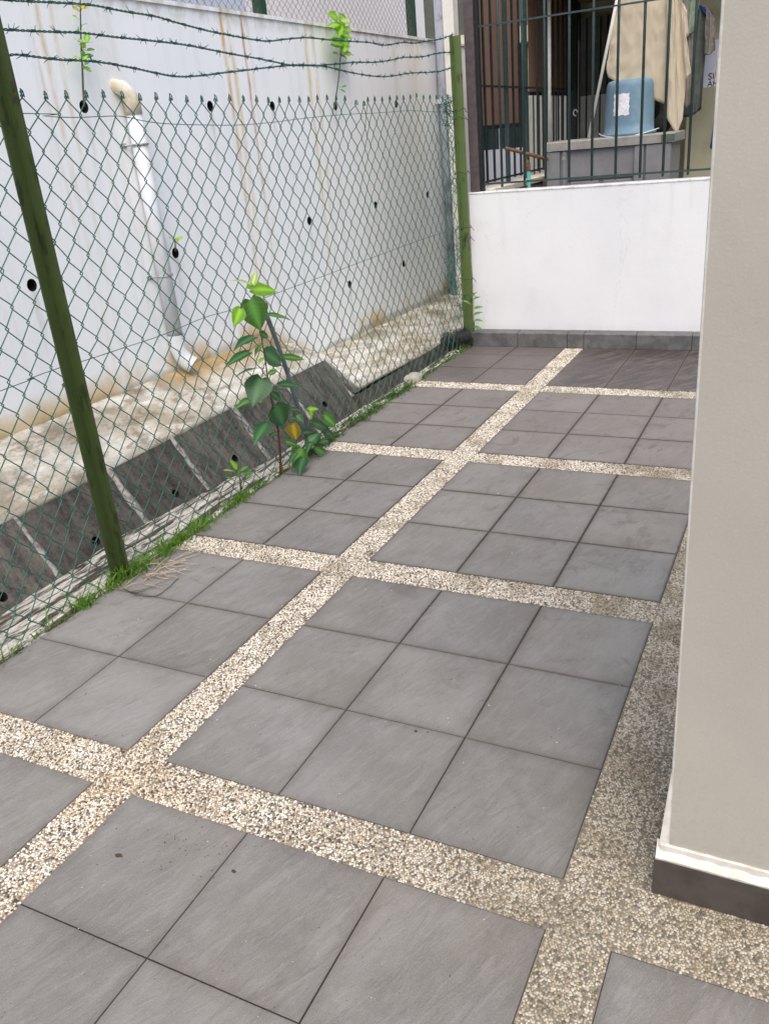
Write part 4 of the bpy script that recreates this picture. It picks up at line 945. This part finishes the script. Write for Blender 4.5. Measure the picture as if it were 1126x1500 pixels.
sheet('hanging_cloth', Q([(985, 30), (1015, 45), (1055, 75)]), Q([(990, 60), (1020, 95), (1058, 100)]), 6.88, MT['blue'], .004, lab='blue strip of cloth on top of the washing', cat='cloth', n=10, m=4)
sheet('hanging_cloth', Q([(1075, 640), (1090, 600), (1110, 560)]), Q([(1040, 870), (1065, 890), (1110, 880)]), 6.5, MT['blue'], .008, lab='dark blue cloth low beside the column edge', cat='cloth', n=10, m=8)
sheet('hanging_cloth', Q([(872, 10), (885, 20), (905, 60)]), Q([(890, 200), (902, 225), (915, 210)]), 6.7, MT['pink'], .004, lab='sliver of pink cloth beside the cream cloth', cat='cloth', n=8, m=6)
mb = MB(); mb.tube([(-.1, 6.22, 2.80), (2.0, 6.30, 2.78)], .006, 6); mb.build('clothes_line', MT['galv'], label='clothes line carrying the cream cloths', cat='line')
mb = MB(); mb.tube([(.2, 6.82, 2.79), (1.92, 6.85, 2.76)], .006, 6); mb.build('clothes_line', MT['galv'], label='clothes line carrying the dark shirts', cat='line')
nt = empty('notice_board', (.66, 7.1, 1.8), 'pale blue notice sheet with partly hidden lettering by the column', 'sign')
qa, qb = px(1033, 60, 1, 7.1), px(1052, 126, 1, 7.1)
mb = MB(); mb.box(qa.x, qb.x + .05, 7.10, 7.112, qb.z, qa.z); mb.build('board', MT['notice'], nt)
def text(s_, loc, size, parent):
    cu = bpy.data.curves.new('lettering', 'FONT'); cu.body = s_; cu.size = size; cu.extrude = .0008
    o = bpy.data.objects.new('tmp', cu); COL.objects.link(o); bpy.context.view_layer.update()
    me = bpy.data.meshes.new_from_object(o.evaluated_get(bpy.context.evaluated_depsgraph_get())); bpy.data.objects.remove(o)
    t = bpy.data.objects.new('lettering', me); COL.objects.link(t); me.materials.clear(); me.materials.append(MT['ink'])
    t.parent = parent; t.location = Vector(loc) - WORLD[parent.name]; t.rotation_euler = (math.pi / 2, 0, 0)
t1 = px(1036, 117, 1, 7.098); text('SU', t1, .075, nt); t2 = px(1035, 127, 1, 7.098); text('AF', t2, .065, nt)
# odds and ends at the left of the yard
mb = MB(); mb.tube([(-.80, 5.72, 1.49), (-.48, 5.86, 1.375)], .014, 8); mb.build('rusty_tube', MT['rust'], label='rusty steel tube slanting behind the grille bars', cat='tube')
mb = MB(); mb.tube([(-.628, 5.83, 1.12), (-.634, 5.83, 1.29)], .016, 10)
tp = empty('turquoise_pipe', (-.63, 5.83, 1.0), 'turquoise upright pipe with rusty top left of the cabinet', 'pipe')
mb = MB(); mb.tube([(-.625, 5.80, .9), (-.632, 5.80, 1.30)], .016, 10); mb.build('pipe', MT['turq'], tp, smooth=True)
mb = MB(); mb.tube([(-.632, 5.80, 1.30), (-.634, 5.80, 1.36), (-.66, 5.81, 1.40)], [.019, .017, .014], 8); mb.build('rusty_top', MT['rust'], tp)
mb = MB(); mb.box(-.74, -.56, 6.6, 7.3, 1.0, 1.20); mb.build('crate', MT['rust'], label='reddish-brown box low behind the turquoise pipe', cat='box')

# ------------------------------------------------------------ sapling, stake, weeds
def leaf(parent, B, T_, wid, mat, roll=0.0, fold=.25, droop=.12, stem_pt=None, name='leaf', heart=True, face=None, ns=8):
    B, T_ = Vector(B), Vector(T_); L = (T_ - B).length; ax = (T_ - B) / L
    f = face or ((CAM - B).normalized() * .75 + Vector((0, 0, 1)) * .45)
    nn = (f - ax * f.dot(ax)).normalized(); nn = (Matrix.Rotation(roll, 3, ax) @ nn)
    sd_ = ax.cross(nn).normalized()
    prof = ([(0, .0, .0), (.0, .34, -.10), (.06, .72, -.05), (.18, .98, 0), (.34, 1.0, 0), (.50, .84, 0), (.66, .58, 0), (.80, .31, 0), (.90, .12, 0), (1.0, .0, 0)] if heart
            else [(0, .0, 0), (.08, .35, 0), (.22, .75, 0), (.42, 1.0, 0), (.62, .9, 0), (.8, .6, 0), (.92, .28, 0), (1, 0, 0)])
    mb = MB(); vs = []; vein = []
    cs = (-1, -.5, -.06, .06, .5, 1) if heart else (-1, 0, 1)
    for t, w, dt in prof:
        for c in cs:
            tt = t + dt * abs(c); h = w * wid / 2 * c
            rip = .035 * wid * math.sin(t * 14 + c * 2) * abs(c)
            q = B + ax * (tt * L) + sd_ * h + nn * (fold * abs(h) * .8 - droop * L * (tt - .35) ** 2 * 1.5 + rip)
            vs.append(q); vein.append((1.0 if abs(c) < .1 else 0.0, t, abs(c) * max(w, .05)))
    C_ = len(cs); mb.add(vs, [(i * C_ + k, i * C_ + k + 1, (i + 1) * C_ + k + 1, (i + 1) * C_ + k) for i in range(len(prof) - 1) for k in range(C_ - 1)])
    o = mb.build(name, mat, parent, smooth=True)
    at = o.data.attributes.new('vein', 'FLOAT_COLOR', 'POINT'); at.data.foreach_set('color', [x for v_ in vein for x in (*v_, 1)])
    if stem_pt is not None:
        mb = MB(); s_ = Vector(stem_pt); mid = s_.lerp(B, .5) + Vector((0, 0, .006)); mb.tube([s_, mid, B, B + ax * L * .05], [.0016, .0013, .0011, .0008], 5)
        mb.build('petiole', MT['petiole'], o, smooth=True)
    return o
PX_ = -.90
c7 = lambda q, X=PX_: px(310 + q[0] / 4.838, 390 + q[1] / 4.838, 0, X)
stemq = [(490, 1480), (486, 1330), (468, 1150), (437, 1000), (408, 860), (378, 650), (352, 490), (338, 320), (303, 200), (292, 130)]
sp = empty('sapling', c7((490, 1480)), 'young sapling with broad heart-shaped leaves growing against the green fence', 'plant')
st = smoothpts([c7(q, -.945 + .004 * i) for i, q in enumerate(stemq)], .03)
kk = int(len(st) * .34)
mb = MB(); mb.tube(st[:kk + 1], list(np.linspace(.0085, .0048, kk + 1)), 8); mb.build('lower_stem', MT['stemr'], sp, smooth=True, label='reddish woody base of the stem')
mb = MB(); mb.tube(st[kk:], list(np.linspace(.0047, .0018, len(st) - kk)), 8); mb.build('stem', MT['stem'], sp, smooth=True)
def near_stem(B, S_=st):
    # petiole leaves the stem a little below/above the leaf base
    return min(S_, key=lambda p: (p - B).length + abs((p.z - B.z + .02)) * .5)
LV = [((285, 160), (490, 168), 92, 'leafl', 0.3, .05), ((290, 130), (145, 84), 34, 'leafp', 0.2, .2), ((291, 130), (316, 28), 42, 'leafp', 0.1, .2),
      ((275, 240), (356, 472), 165, 'leafm', 0.05, .12), ((205, 300), (155, 435), 85, 'leafl', -.5, .2), ((298, 495), (152, 582), 82, 'leaf', .35, .2),
      ((262, 605), (82, 712), 66, 'leaf', .2, .25), ((355, 715), (162, 757), 54, 'leaf', .6, .2), ((352, 792), (283, 1005), 165, 'leaf', .0, .12),
      ((300, 930), (160, 1005), 66, 'leafm', .4, .2), ((412, 340), (598, 380), 52, 'leafm', -.3, .2), ((385, 615), (518, 705), 120, 'leaf', .1, .12),
      ((512, 640), (680, 660), 44, 'leafm', .5, .2), ((488, 835), (662, 852), 62, 'leaf', -.2, .25), ((540, 878), (425, 884), 34, 'leaf', .3, .3),
      ((455, 995), (522, 1150), 146, 'leaf', -.05, .12), ((388, 1112), (295, 1262), 100, 'leaf', .2, .2), ((575, 1118), (600, 1240), 92, 'leafy', .35, .3),
      ((525, 1240), (635, 1280), 44, 'leafm', .3, .2), ((350, 560), (300, 640), 40, 'leafm', .5, .3), ((430, 900), (500, 960), 46, 'leaf', .5, .3), ((410, 760), (470, 735), 34, 'leafm', .3, .3), ((365, 650), (330, 690), 30, 'leafl', .2, .3), ((460, 1180), (400, 1215), 36, 'leaf', .3, .3), ((315, 250), (372, 300), 44, 'leafm', .5, .3), ((345, 475), (415, 505), 46, 'leaf', .4, .2), ((340, 930), (352, 975), 40, 'leafl', .3, .2)]
for b, t_, w, m_, ro, fo in LV:
    X = PX_ + random.uniform(-.015, .05); B = c7(b, X); T2 = c7(t_, X + random.uniform(-.02, .03))
    sc_ = (c7((b[0] + 100, b[1]), X) - c7(b, X)); mpp = (CAM - B).length / FPX / 4.838
    leaf(sp, B, T2, w * mpp * 1.18, MT[m_], ro, fo, .12, near_stem(B))
bs = empty('leafy_shrub', c7((690, 1400)), 'low leafy shrub at the foot of the blue-grey stake', 'plant')
bst = []
for L in ([(600, 1450), (640, 1300), (700, 1180), (720, 1020)], [(600, 1450), (700, 1330), (790, 1160), (830, 1080)], [(600, 1450), (600, 1250), (590, 1080), (560, 1000)]):
    q = smoothpts([c7(p, -.93) for p in L], .02); bst += q; mb = MB(); mb.tube(q, .0025, 5); mb.build('stem', MT['stem'], bs, smooth=True)
LB = [((745, 1180), (665, 1315), 92, 'leaf'), ((800, 1060), (895, 1150), 76, 'leafm'), ((722, 1108), (868, 1175), 74, 'leaf'), ((788, 1160), (892, 1225), 76, 'leaf'),
      ((690, 1015), (768, 1005), 46, 'leafl'), ((640, 1290), (572, 1405), 108, 'leafm'), ((735, 1285), (835, 1355), 82, 'leafm'), ((650, 1355), (615, 1475), 100, 'leaf'),
      ((712, 1375), (792, 1440), 84, 'leafm'), ((556, 1012), (660, 1022), 36, 'leaf'), ((600, 1065), (662, 1112), 52, 'leaf'), ((650, 1180), (752, 1165), 52, 'leaf'),
      ((600, 1320), (545, 1390), 50, 'leaf'), ((700, 1240), (760, 1180), 60, 'leaf'), ((560, 1075), (620, 1085), 30, 'leaf'), ((700, 1010), (712, 1080), 34, 'leafl'), ((760, 1250), (840, 1230), 60, 'leaf')]
for b, t_, w, m_ in LB:
    X = -.90 + random.uniform(-.02, .06); B = c7(b, X); T2 = c7(t_, X + random.uniform(-.02, .04)); mpp = (CAM - B).length / FPX / 4.838
    leaf(bs, B, T2, w * mpp * 1.15, MT[m_], random.uniform(-.4, .4), .2, .15, near_stem(B, bst))
sk = empty('stake', c7((690, 1330)), 'blue-grey weathered stake leaning on the fence beside the sapling', 'stake')
mb = MB(); q = [c7(p, -.955) for p in ((378, 318), (470, 560), (530, 735), (600, 960), (660, 1180), (705, 1330), (718, 1390))]
q = smoothpts(q, .05); mb.tube(q, [.0125 + random.uniform(-.001, .001) for _ in q], 10); mb.build('shaft', MT['stake'], sk, smooth=True)

def sprig(name, label, base, pts, leaves, X, mats, woody='stem'):
    e_ = empty(name, px(*base, 0, X), label, 'plant')
    s_ = smoothpts([px(*p, 0, X) for p in pts], .02); mb = MB(); mb.tube(s_, list(np.linspace(.006, .002, len(s_))), 5); mb.build('stem', MT[woody], e_, smooth=True)
    for (u, v, a, L, w, m_) in leaves:
        XX = X + random.uniform(0, .07); B = px(u, v, 0, XX); mpp = (CAM - B).length / FPX
        T2 = px(u + L * math.cos(a), v - L * math.sin(a), 0, XX + random.uniform(-.02, .03))
        leaf(e_, B, T2, w * mpp, MT[m_], random.uniform(-.6, .6), .2, .1, near_stem(B, s_), heart=False)
rr = random.Random(11)
L = [(126, 62, 1.3, 14, 8, 'leafl'), (124, 64, .3, 12, 6, 'leafl'), (127, 74, .2, 13, 7, 'leafm'), (124, 84, .3, 14, 7, 'leafm'), (126, 80, 2.6, 10, 5, 'leafm'), (124, 100, -.3, 12, 8, 'leafl'),
     (118, 30, 2.5, 14, 7, 'leafl'), (119, 12, .5, 10, 8, 'leafy'), (118, 16, 2.7, 12, 8, 'leafy'), (117, 60, 2.8, 9, 5, 'leafp'), (116, 85, 3.3, 10, 6, 'leafp'), (125, 95, .8, 11, 6, 'leafm')]
L += [(121 + rr.uniform(-2, 5), rr.uniform(3, 105), rr.uniform(-.6, 3.4), rr.uniform(6, 12), rr.uniform(3, 6), rr.choice(['leafl', 'leafm', 'leafp'])) for _ in range(12)]
sprig('wall_weed', 'tall thin weed rooted in the leftmost upper weep hole', (124, 152), [(124, 156), (122, 130), (121, 100), (119, 60), (118, 0), (117, -60)], L, -1.93, None)
L = [(502, 25, rr.uniform(-.5, 3.6), rr.uniform(12, 18), rr.uniform(7, 10), rr.choice(['leafl', 'leafl', 'leafp'])) for _ in range(0)]
for i in range(22):
    v = 28 + i * 2.6; L.append((500 + rr.uniform(-5, 6), v, rr.choice([rr.uniform(-.3, .7), rr.uniform(2.4, 3.5), rr.uniform(.8, 2.2)]), rr.uniform(13, 20), rr.uniform(8, 12), rr.choice(['leafl', 'leafl', 'leafp', 'leafm'])))
L += [(498, 70, .2, 17, 6, 'leafm'), (498, 76, -.1, 18, 6, 'leafm'), (497, 68, 2.9, 13, 6, 'leafm'), (497, 79, -.5, 14, 6, 'leafm'), (500, 128, .4, 9, 3, 'leafm'), (498, 131, -.4, 10, 3, 'leafm')]
sprig('wall_weed', 'bright green bushy weed rooted in the upper weep hole right of centre', (491, 152), [(490, 158), (493, 135), (497, 105), (499, 75), (501, 45), (502, 22)], L, -1.93, None)
L = [(258, 355, 1.2, 9, 5, 'leafl'), (254, 352, 2.4, 8, 4, 'leafm'), (261, 350, .4, 8, 4, 'leafl')]
sprig('wall_weed', 'tiny weed at the lone weep hole beside the white downpipe', (257, 365), [(257, 368), (257, 358), (256, 350)], L, -1.96, None)
L = [(348, 688, 2.2, 16, 9, 'leafl'), (352, 690, .6, 14, 8, 'leafm'), (342, 690, 3.0, 14, 8, 'leafl'), (356, 694, .2, 15, 7, 'leafm'), (350, 700, 1.6, 12, 7, 'leafm'), (345, 705, 2.6, 14, 7, 'leafm'), (360, 702, .9, 14, 6, 'leafm')]
sprig('seedling', 'small bright seedling on the kerb left of the sapling', (352, 712), [(353, 718), (352, 705), (349, 690)], L, -.99, None)
e_ = empty('fern', (-.93, 5.09, .12), 'small fern sprouting low on the far fence post', 'plant')
for (u, v, a, L_, w) in [(692, 470, .2, 14, 4), (692, 462, .5, 13, 4), (693, 452, .3, 12, 4), (692, 440, .7, 11, 3.5), (690, 446, 2.6, 14, 3), (692, 478, -.2, 13, 4), (690, 436, 1.0, 10, 3)]:
    B = px(u, v, 1, 5.10); mpp = (CAM - B).length / FPX
    leaf(e_, B, px(u + L_ * math.cos(a), v - L_ * math.sin(a), 1, 5.06), w * mpp, MT['leafm'], random.uniform(-.3, .3), .3, .5, (-.935, 5.10, B.z - .02), heart=False)

# grass along the fence foot
def blades(spots, mat, name, label, hmin, hmax, wid):
    mb = MB()
    for (x, y, z, h, dx, dy) in spots:
        w = wid * random.uniform(.6, 1.2); a = random.uniform(0, 6.28); ca, sa = math.cos(a) * w, math.sin(a) * w
        p0 = (x, y, z); p1 = (x + dx * .3 * h, y + dy * .3 * h, z + h * .55); p2 = (x + dx * .8 * h, y + dy * .8 * h, z + h * .88); p3 = (x + dx * 1.25 * h, y + dy * 1.25 * h, z + h * random.uniform(.6, 1.0))
        vs = [(p0[0] - ca, p0[1] - sa, p0[2]), (p0[0] + ca, p0[1] + sa, p0[2]), (p1[0] - ca * .9, p1[1] - sa * .9, p1[2]), (p1[0] + ca * .9, p1[1] + sa * .9, p1[2]), (p2[0] - ca * .5, p2[1] - sa * .5, p2[2]), (p2[0] + ca * .5, p2[1] + sa * .5, p2[2]), p3]
        mb.add(vs, [(0, 1, 3, 2), (2, 3, 5, 4), (4, 5, 6)])
    o = mb.build(name, mat, smooth=True, kind='stuff', label=label); return o
dens = [(-1.5, .2, .25), (0, .25, .4), (.2, .3, .6), (.3, .62, .25), (.62, 1.35, 2.6), (1.35, 2.0, 1.6), (2.0, 2.45, .35), (2.45, 4.15, .35), (4.15, 5.05, .2)]
sp_ = []
for y0, y1, d in dens:
    for _ in range(int((y1 - y0) * d * 420)):
        y = random.uniform(y0, y1); cl = mn.noise(Vector((y * 6, 3, 1)))
        if cl < -.1 and random.random() < .75: continue
        x = random.gauss(-.962, .022); h = random.uniform(.025, .075) * (1 + .6 * cl); 
        if .62 < y < 1.3: h *= 1.3
        sp_.append((x, y, -.028, h, random.uniform(-.6, .9), random.uniform(-.9, .9)))
for (cx, cy, n_, hh) in ((-.95, .23, 10, .10), (-.97, .47, 8, .11), (-.96, .72, 14, .10), (-.95, .80, 16, .10), (-.92, 1.0, 26, .10), (-.93, 1.12, 20, .09), (-.96, 1.45, 16, .09), (-.96, 1.7, 12, .07), (-.98, 2.0, 8, .06)):
    for _ in range(n_): sp_.append((random.gauss(cx, .015), random.gauss(cy, .03), -.028, random.uniform(.5, 1.1) * hh, random.uniform(-.8, 1.0), random.uniform(-1.1, .8)))
blades(sp_, MT['grass'], 'grass', 'green grass growing along the soil strip at the fence foot', .03, .09, .0038)
# low creeping ground cover between shrub and far corner
mb = MB(); pal_y = [(2.45, 3.95, 5200), (4.1, 5.0, 1200), (1.2, 2.4, 1100), (-.3, 1.1, 400)]
for y0, y1, n_ in pal_y:
    for _ in range(n_):
        y = random.uniform(y0, y1)
        if mn.noise(Vector((y * 5, 8, 1))) < -.25: continue
        x = random.gauss(-.965, .028) + (.02 if random.random() < .15 else 0); z = -.026 + abs(random.gauss(0, .022)) * (1.3 if 2.6 < y < 3.9 else .8)
        L_ = random.uniform(.008, .019); a = random.uniform(0, 6.28); tl = random.uniform(-.5, .9)
        d = Vector((math.cos(a), math.sin(a), tl)).normalized() * L_; s_ = Vector((-math.sin(a), math.cos(a), random.uniform(-.4, .4))).normalized() * L_ * .42; p = Vector((x, y, z))
        mb.add([p, p + d * .5 + s_, p + d, p + d * .5 - s_], [(0, 1, 2, 3)])
mb.build('ground_cover', MT['cover'], smooth=False, kind='stuff', label='low creeping weeds on the soil strip')
# dead grass tuft lying on the tiles by the near post
mb = MB()
for i in range(38):
    p = Vector((random.gauss(-.86, .04), random.gauss(.99, .07), .004 + abs(random.gauss(0, .008)))); a = random.gauss(.75, .75); L_ = random.uniform(.05, .17); pts = []
    for k in range(5): pts.append(p + Vector((math.cos(a + k * .08) * L_ * k / 4, math.sin(a + k * .08) * L_ * k / 4, .014 * math.sin(k * .8) * random.random())))
    mb.tube(pts, [.0016, .002, .0019, .0015, .0007], 4)
mb.build('dry_grass', MT['straw'], smooth=True, label='dry straw-coloured grass clippings on the tiles beside the near post', cat='dry grass', origin=(-.86, .99, 0))
mb = MB()
tw = smoothpts([(px(u, v, 2, .006)) for u, v in ((180, 862), (205, 872), (228, 873), (245, 862), (262, 846))], .01); mb.tube(tw, .0016, 5)
for a, b in ((3, (208, 878)), (5, (246, 856)), (8, (270, 838)), (6, (214, 866))):
    mb.tube([tw[min(a, len(tw) - 1)], px(*b, 2, .012)], [.0013, .0006], 4)
mb.build('twig', MT['twig'], smooth=True, label='thin forked dark twig lying on the tile near the green post', cat='twig', origin=tuple(px(228, 873, 2, 0)))
# concrete lump in the strip
bm = bmesh.new(); bmesh.ops.create_icosphere(bm, subdivisions=3, radius=1)
for v_ in bm.verts:
    s_ = v_.co.copy(); m_ = max(abs(s_.x), abs(s_.y), abs(s_.z)); s_ = s_.lerp(s_ / m_, .55)
    v_.co = Vector((s_.x * .052, s_.y * .085, s_.z * .045)) * (1 + .08 * mn.noise(v_.co * 2.2))
me = bpy.data.meshes.new('concrete_lump'); bm.to_mesh(me); bm.free(); me.materials.append(MT['stone'])
o = bpy.data.objects.new('concrete_lump', me); COL.objects.link(o); o.location = (-.985, 4.02, .012); tagp(o, 'pale concrete lump beside the third pebble strip at the fence foot', 'stone')
me.polygons.foreach_set('use_smooth', [True] * len(me.polygons))
# leaf litter on the tiles
def litter(name, u, v, s_, mat, label, cat, k=6):
    c = px(u, v, 2, .0); mb = MB(); a0 = random.uniform(0, 6.28); rr_ = [s_ * random.uniform(.35, 1.0) for _ in range(k)]
    top = [(c.x + rr_[i] * math.cos(a0 + i / k * 6.283), c.y + rr_[i] * math.sin(a0 + i / k * 6.283) * .7, .0022 + random.uniform(0, s_ * .35)) for i in range(k)]
    mb.add([(c.x, c.y, .003 + s_ * .15)] + top + [(q[0], q[1], .0006) for q in top], [(0, 1 + i, 1 + (i + 1) % k) for i in range(k)] + [(1 + i, 1 + k + i, 1 + k + (i + 1) % k, 1 + (i + 1) % k) for i in range(k)])
    return mb.build(name, mat, label=label, cat=cat, origin=(c.x, c.y, 0))
litter('leaf_scrap', 175, 1254, .013, MT['twig'], 'dark jagged leaf scrap on the lower left tile', 'leaf scrap', 9)
litter('leaf_scrap', 343, 1277, .008, MT['twig'], 'small dark leaf scrap right of the jagged one, past the joint', 'leaf scrap', 5)
litter('leaf_scrap', 609, 1072, .009, MT['twig'], 'brown leaf scrap near the joint in the middle of the patio', 'leaf scrap', 5)
mb = MB()
rr = random.Random(5)
for i in range(230):
    u, v = (rr.uniform(60, 900), rr.uniform(700, 1490)) if i > 60 else (rr.gauss(270, 45), rr.gauss(1245, 25))
    c = px(u, v, 2, 0)
    if not (-.8 < c.x < 1.1): continue
    s_ = rr.uniform(.0012, .0035) * (1 + .3 * c.y); a = rr.uniform(0, 3.14); dx, dy = math.cos(a) * s_, math.sin(a) * s_
    mb.cur = 1 if rr.random() < .3 and i > 60 else 0
    mb.add([(c.x - dx, c.y - dy, .0008), (c.x + dy * .4, c.y - dx * .4, .0008), (c.x + dx, c.y + dy, .0008), (c.x - dy * .4, c.y + dx * .4, .0008), (c.x, c.y, .0018 + s_ * .3)], [(0, 1, 4), (1, 2, 4), (2, 3, 4), (3, 0, 4)])
mb.build('debris', [MT['twig'], MT['trim']], kind='stuff', label='crumbs of soil and pale specks scattered on the tiles')
print('objects', len(bpy.data.objects))
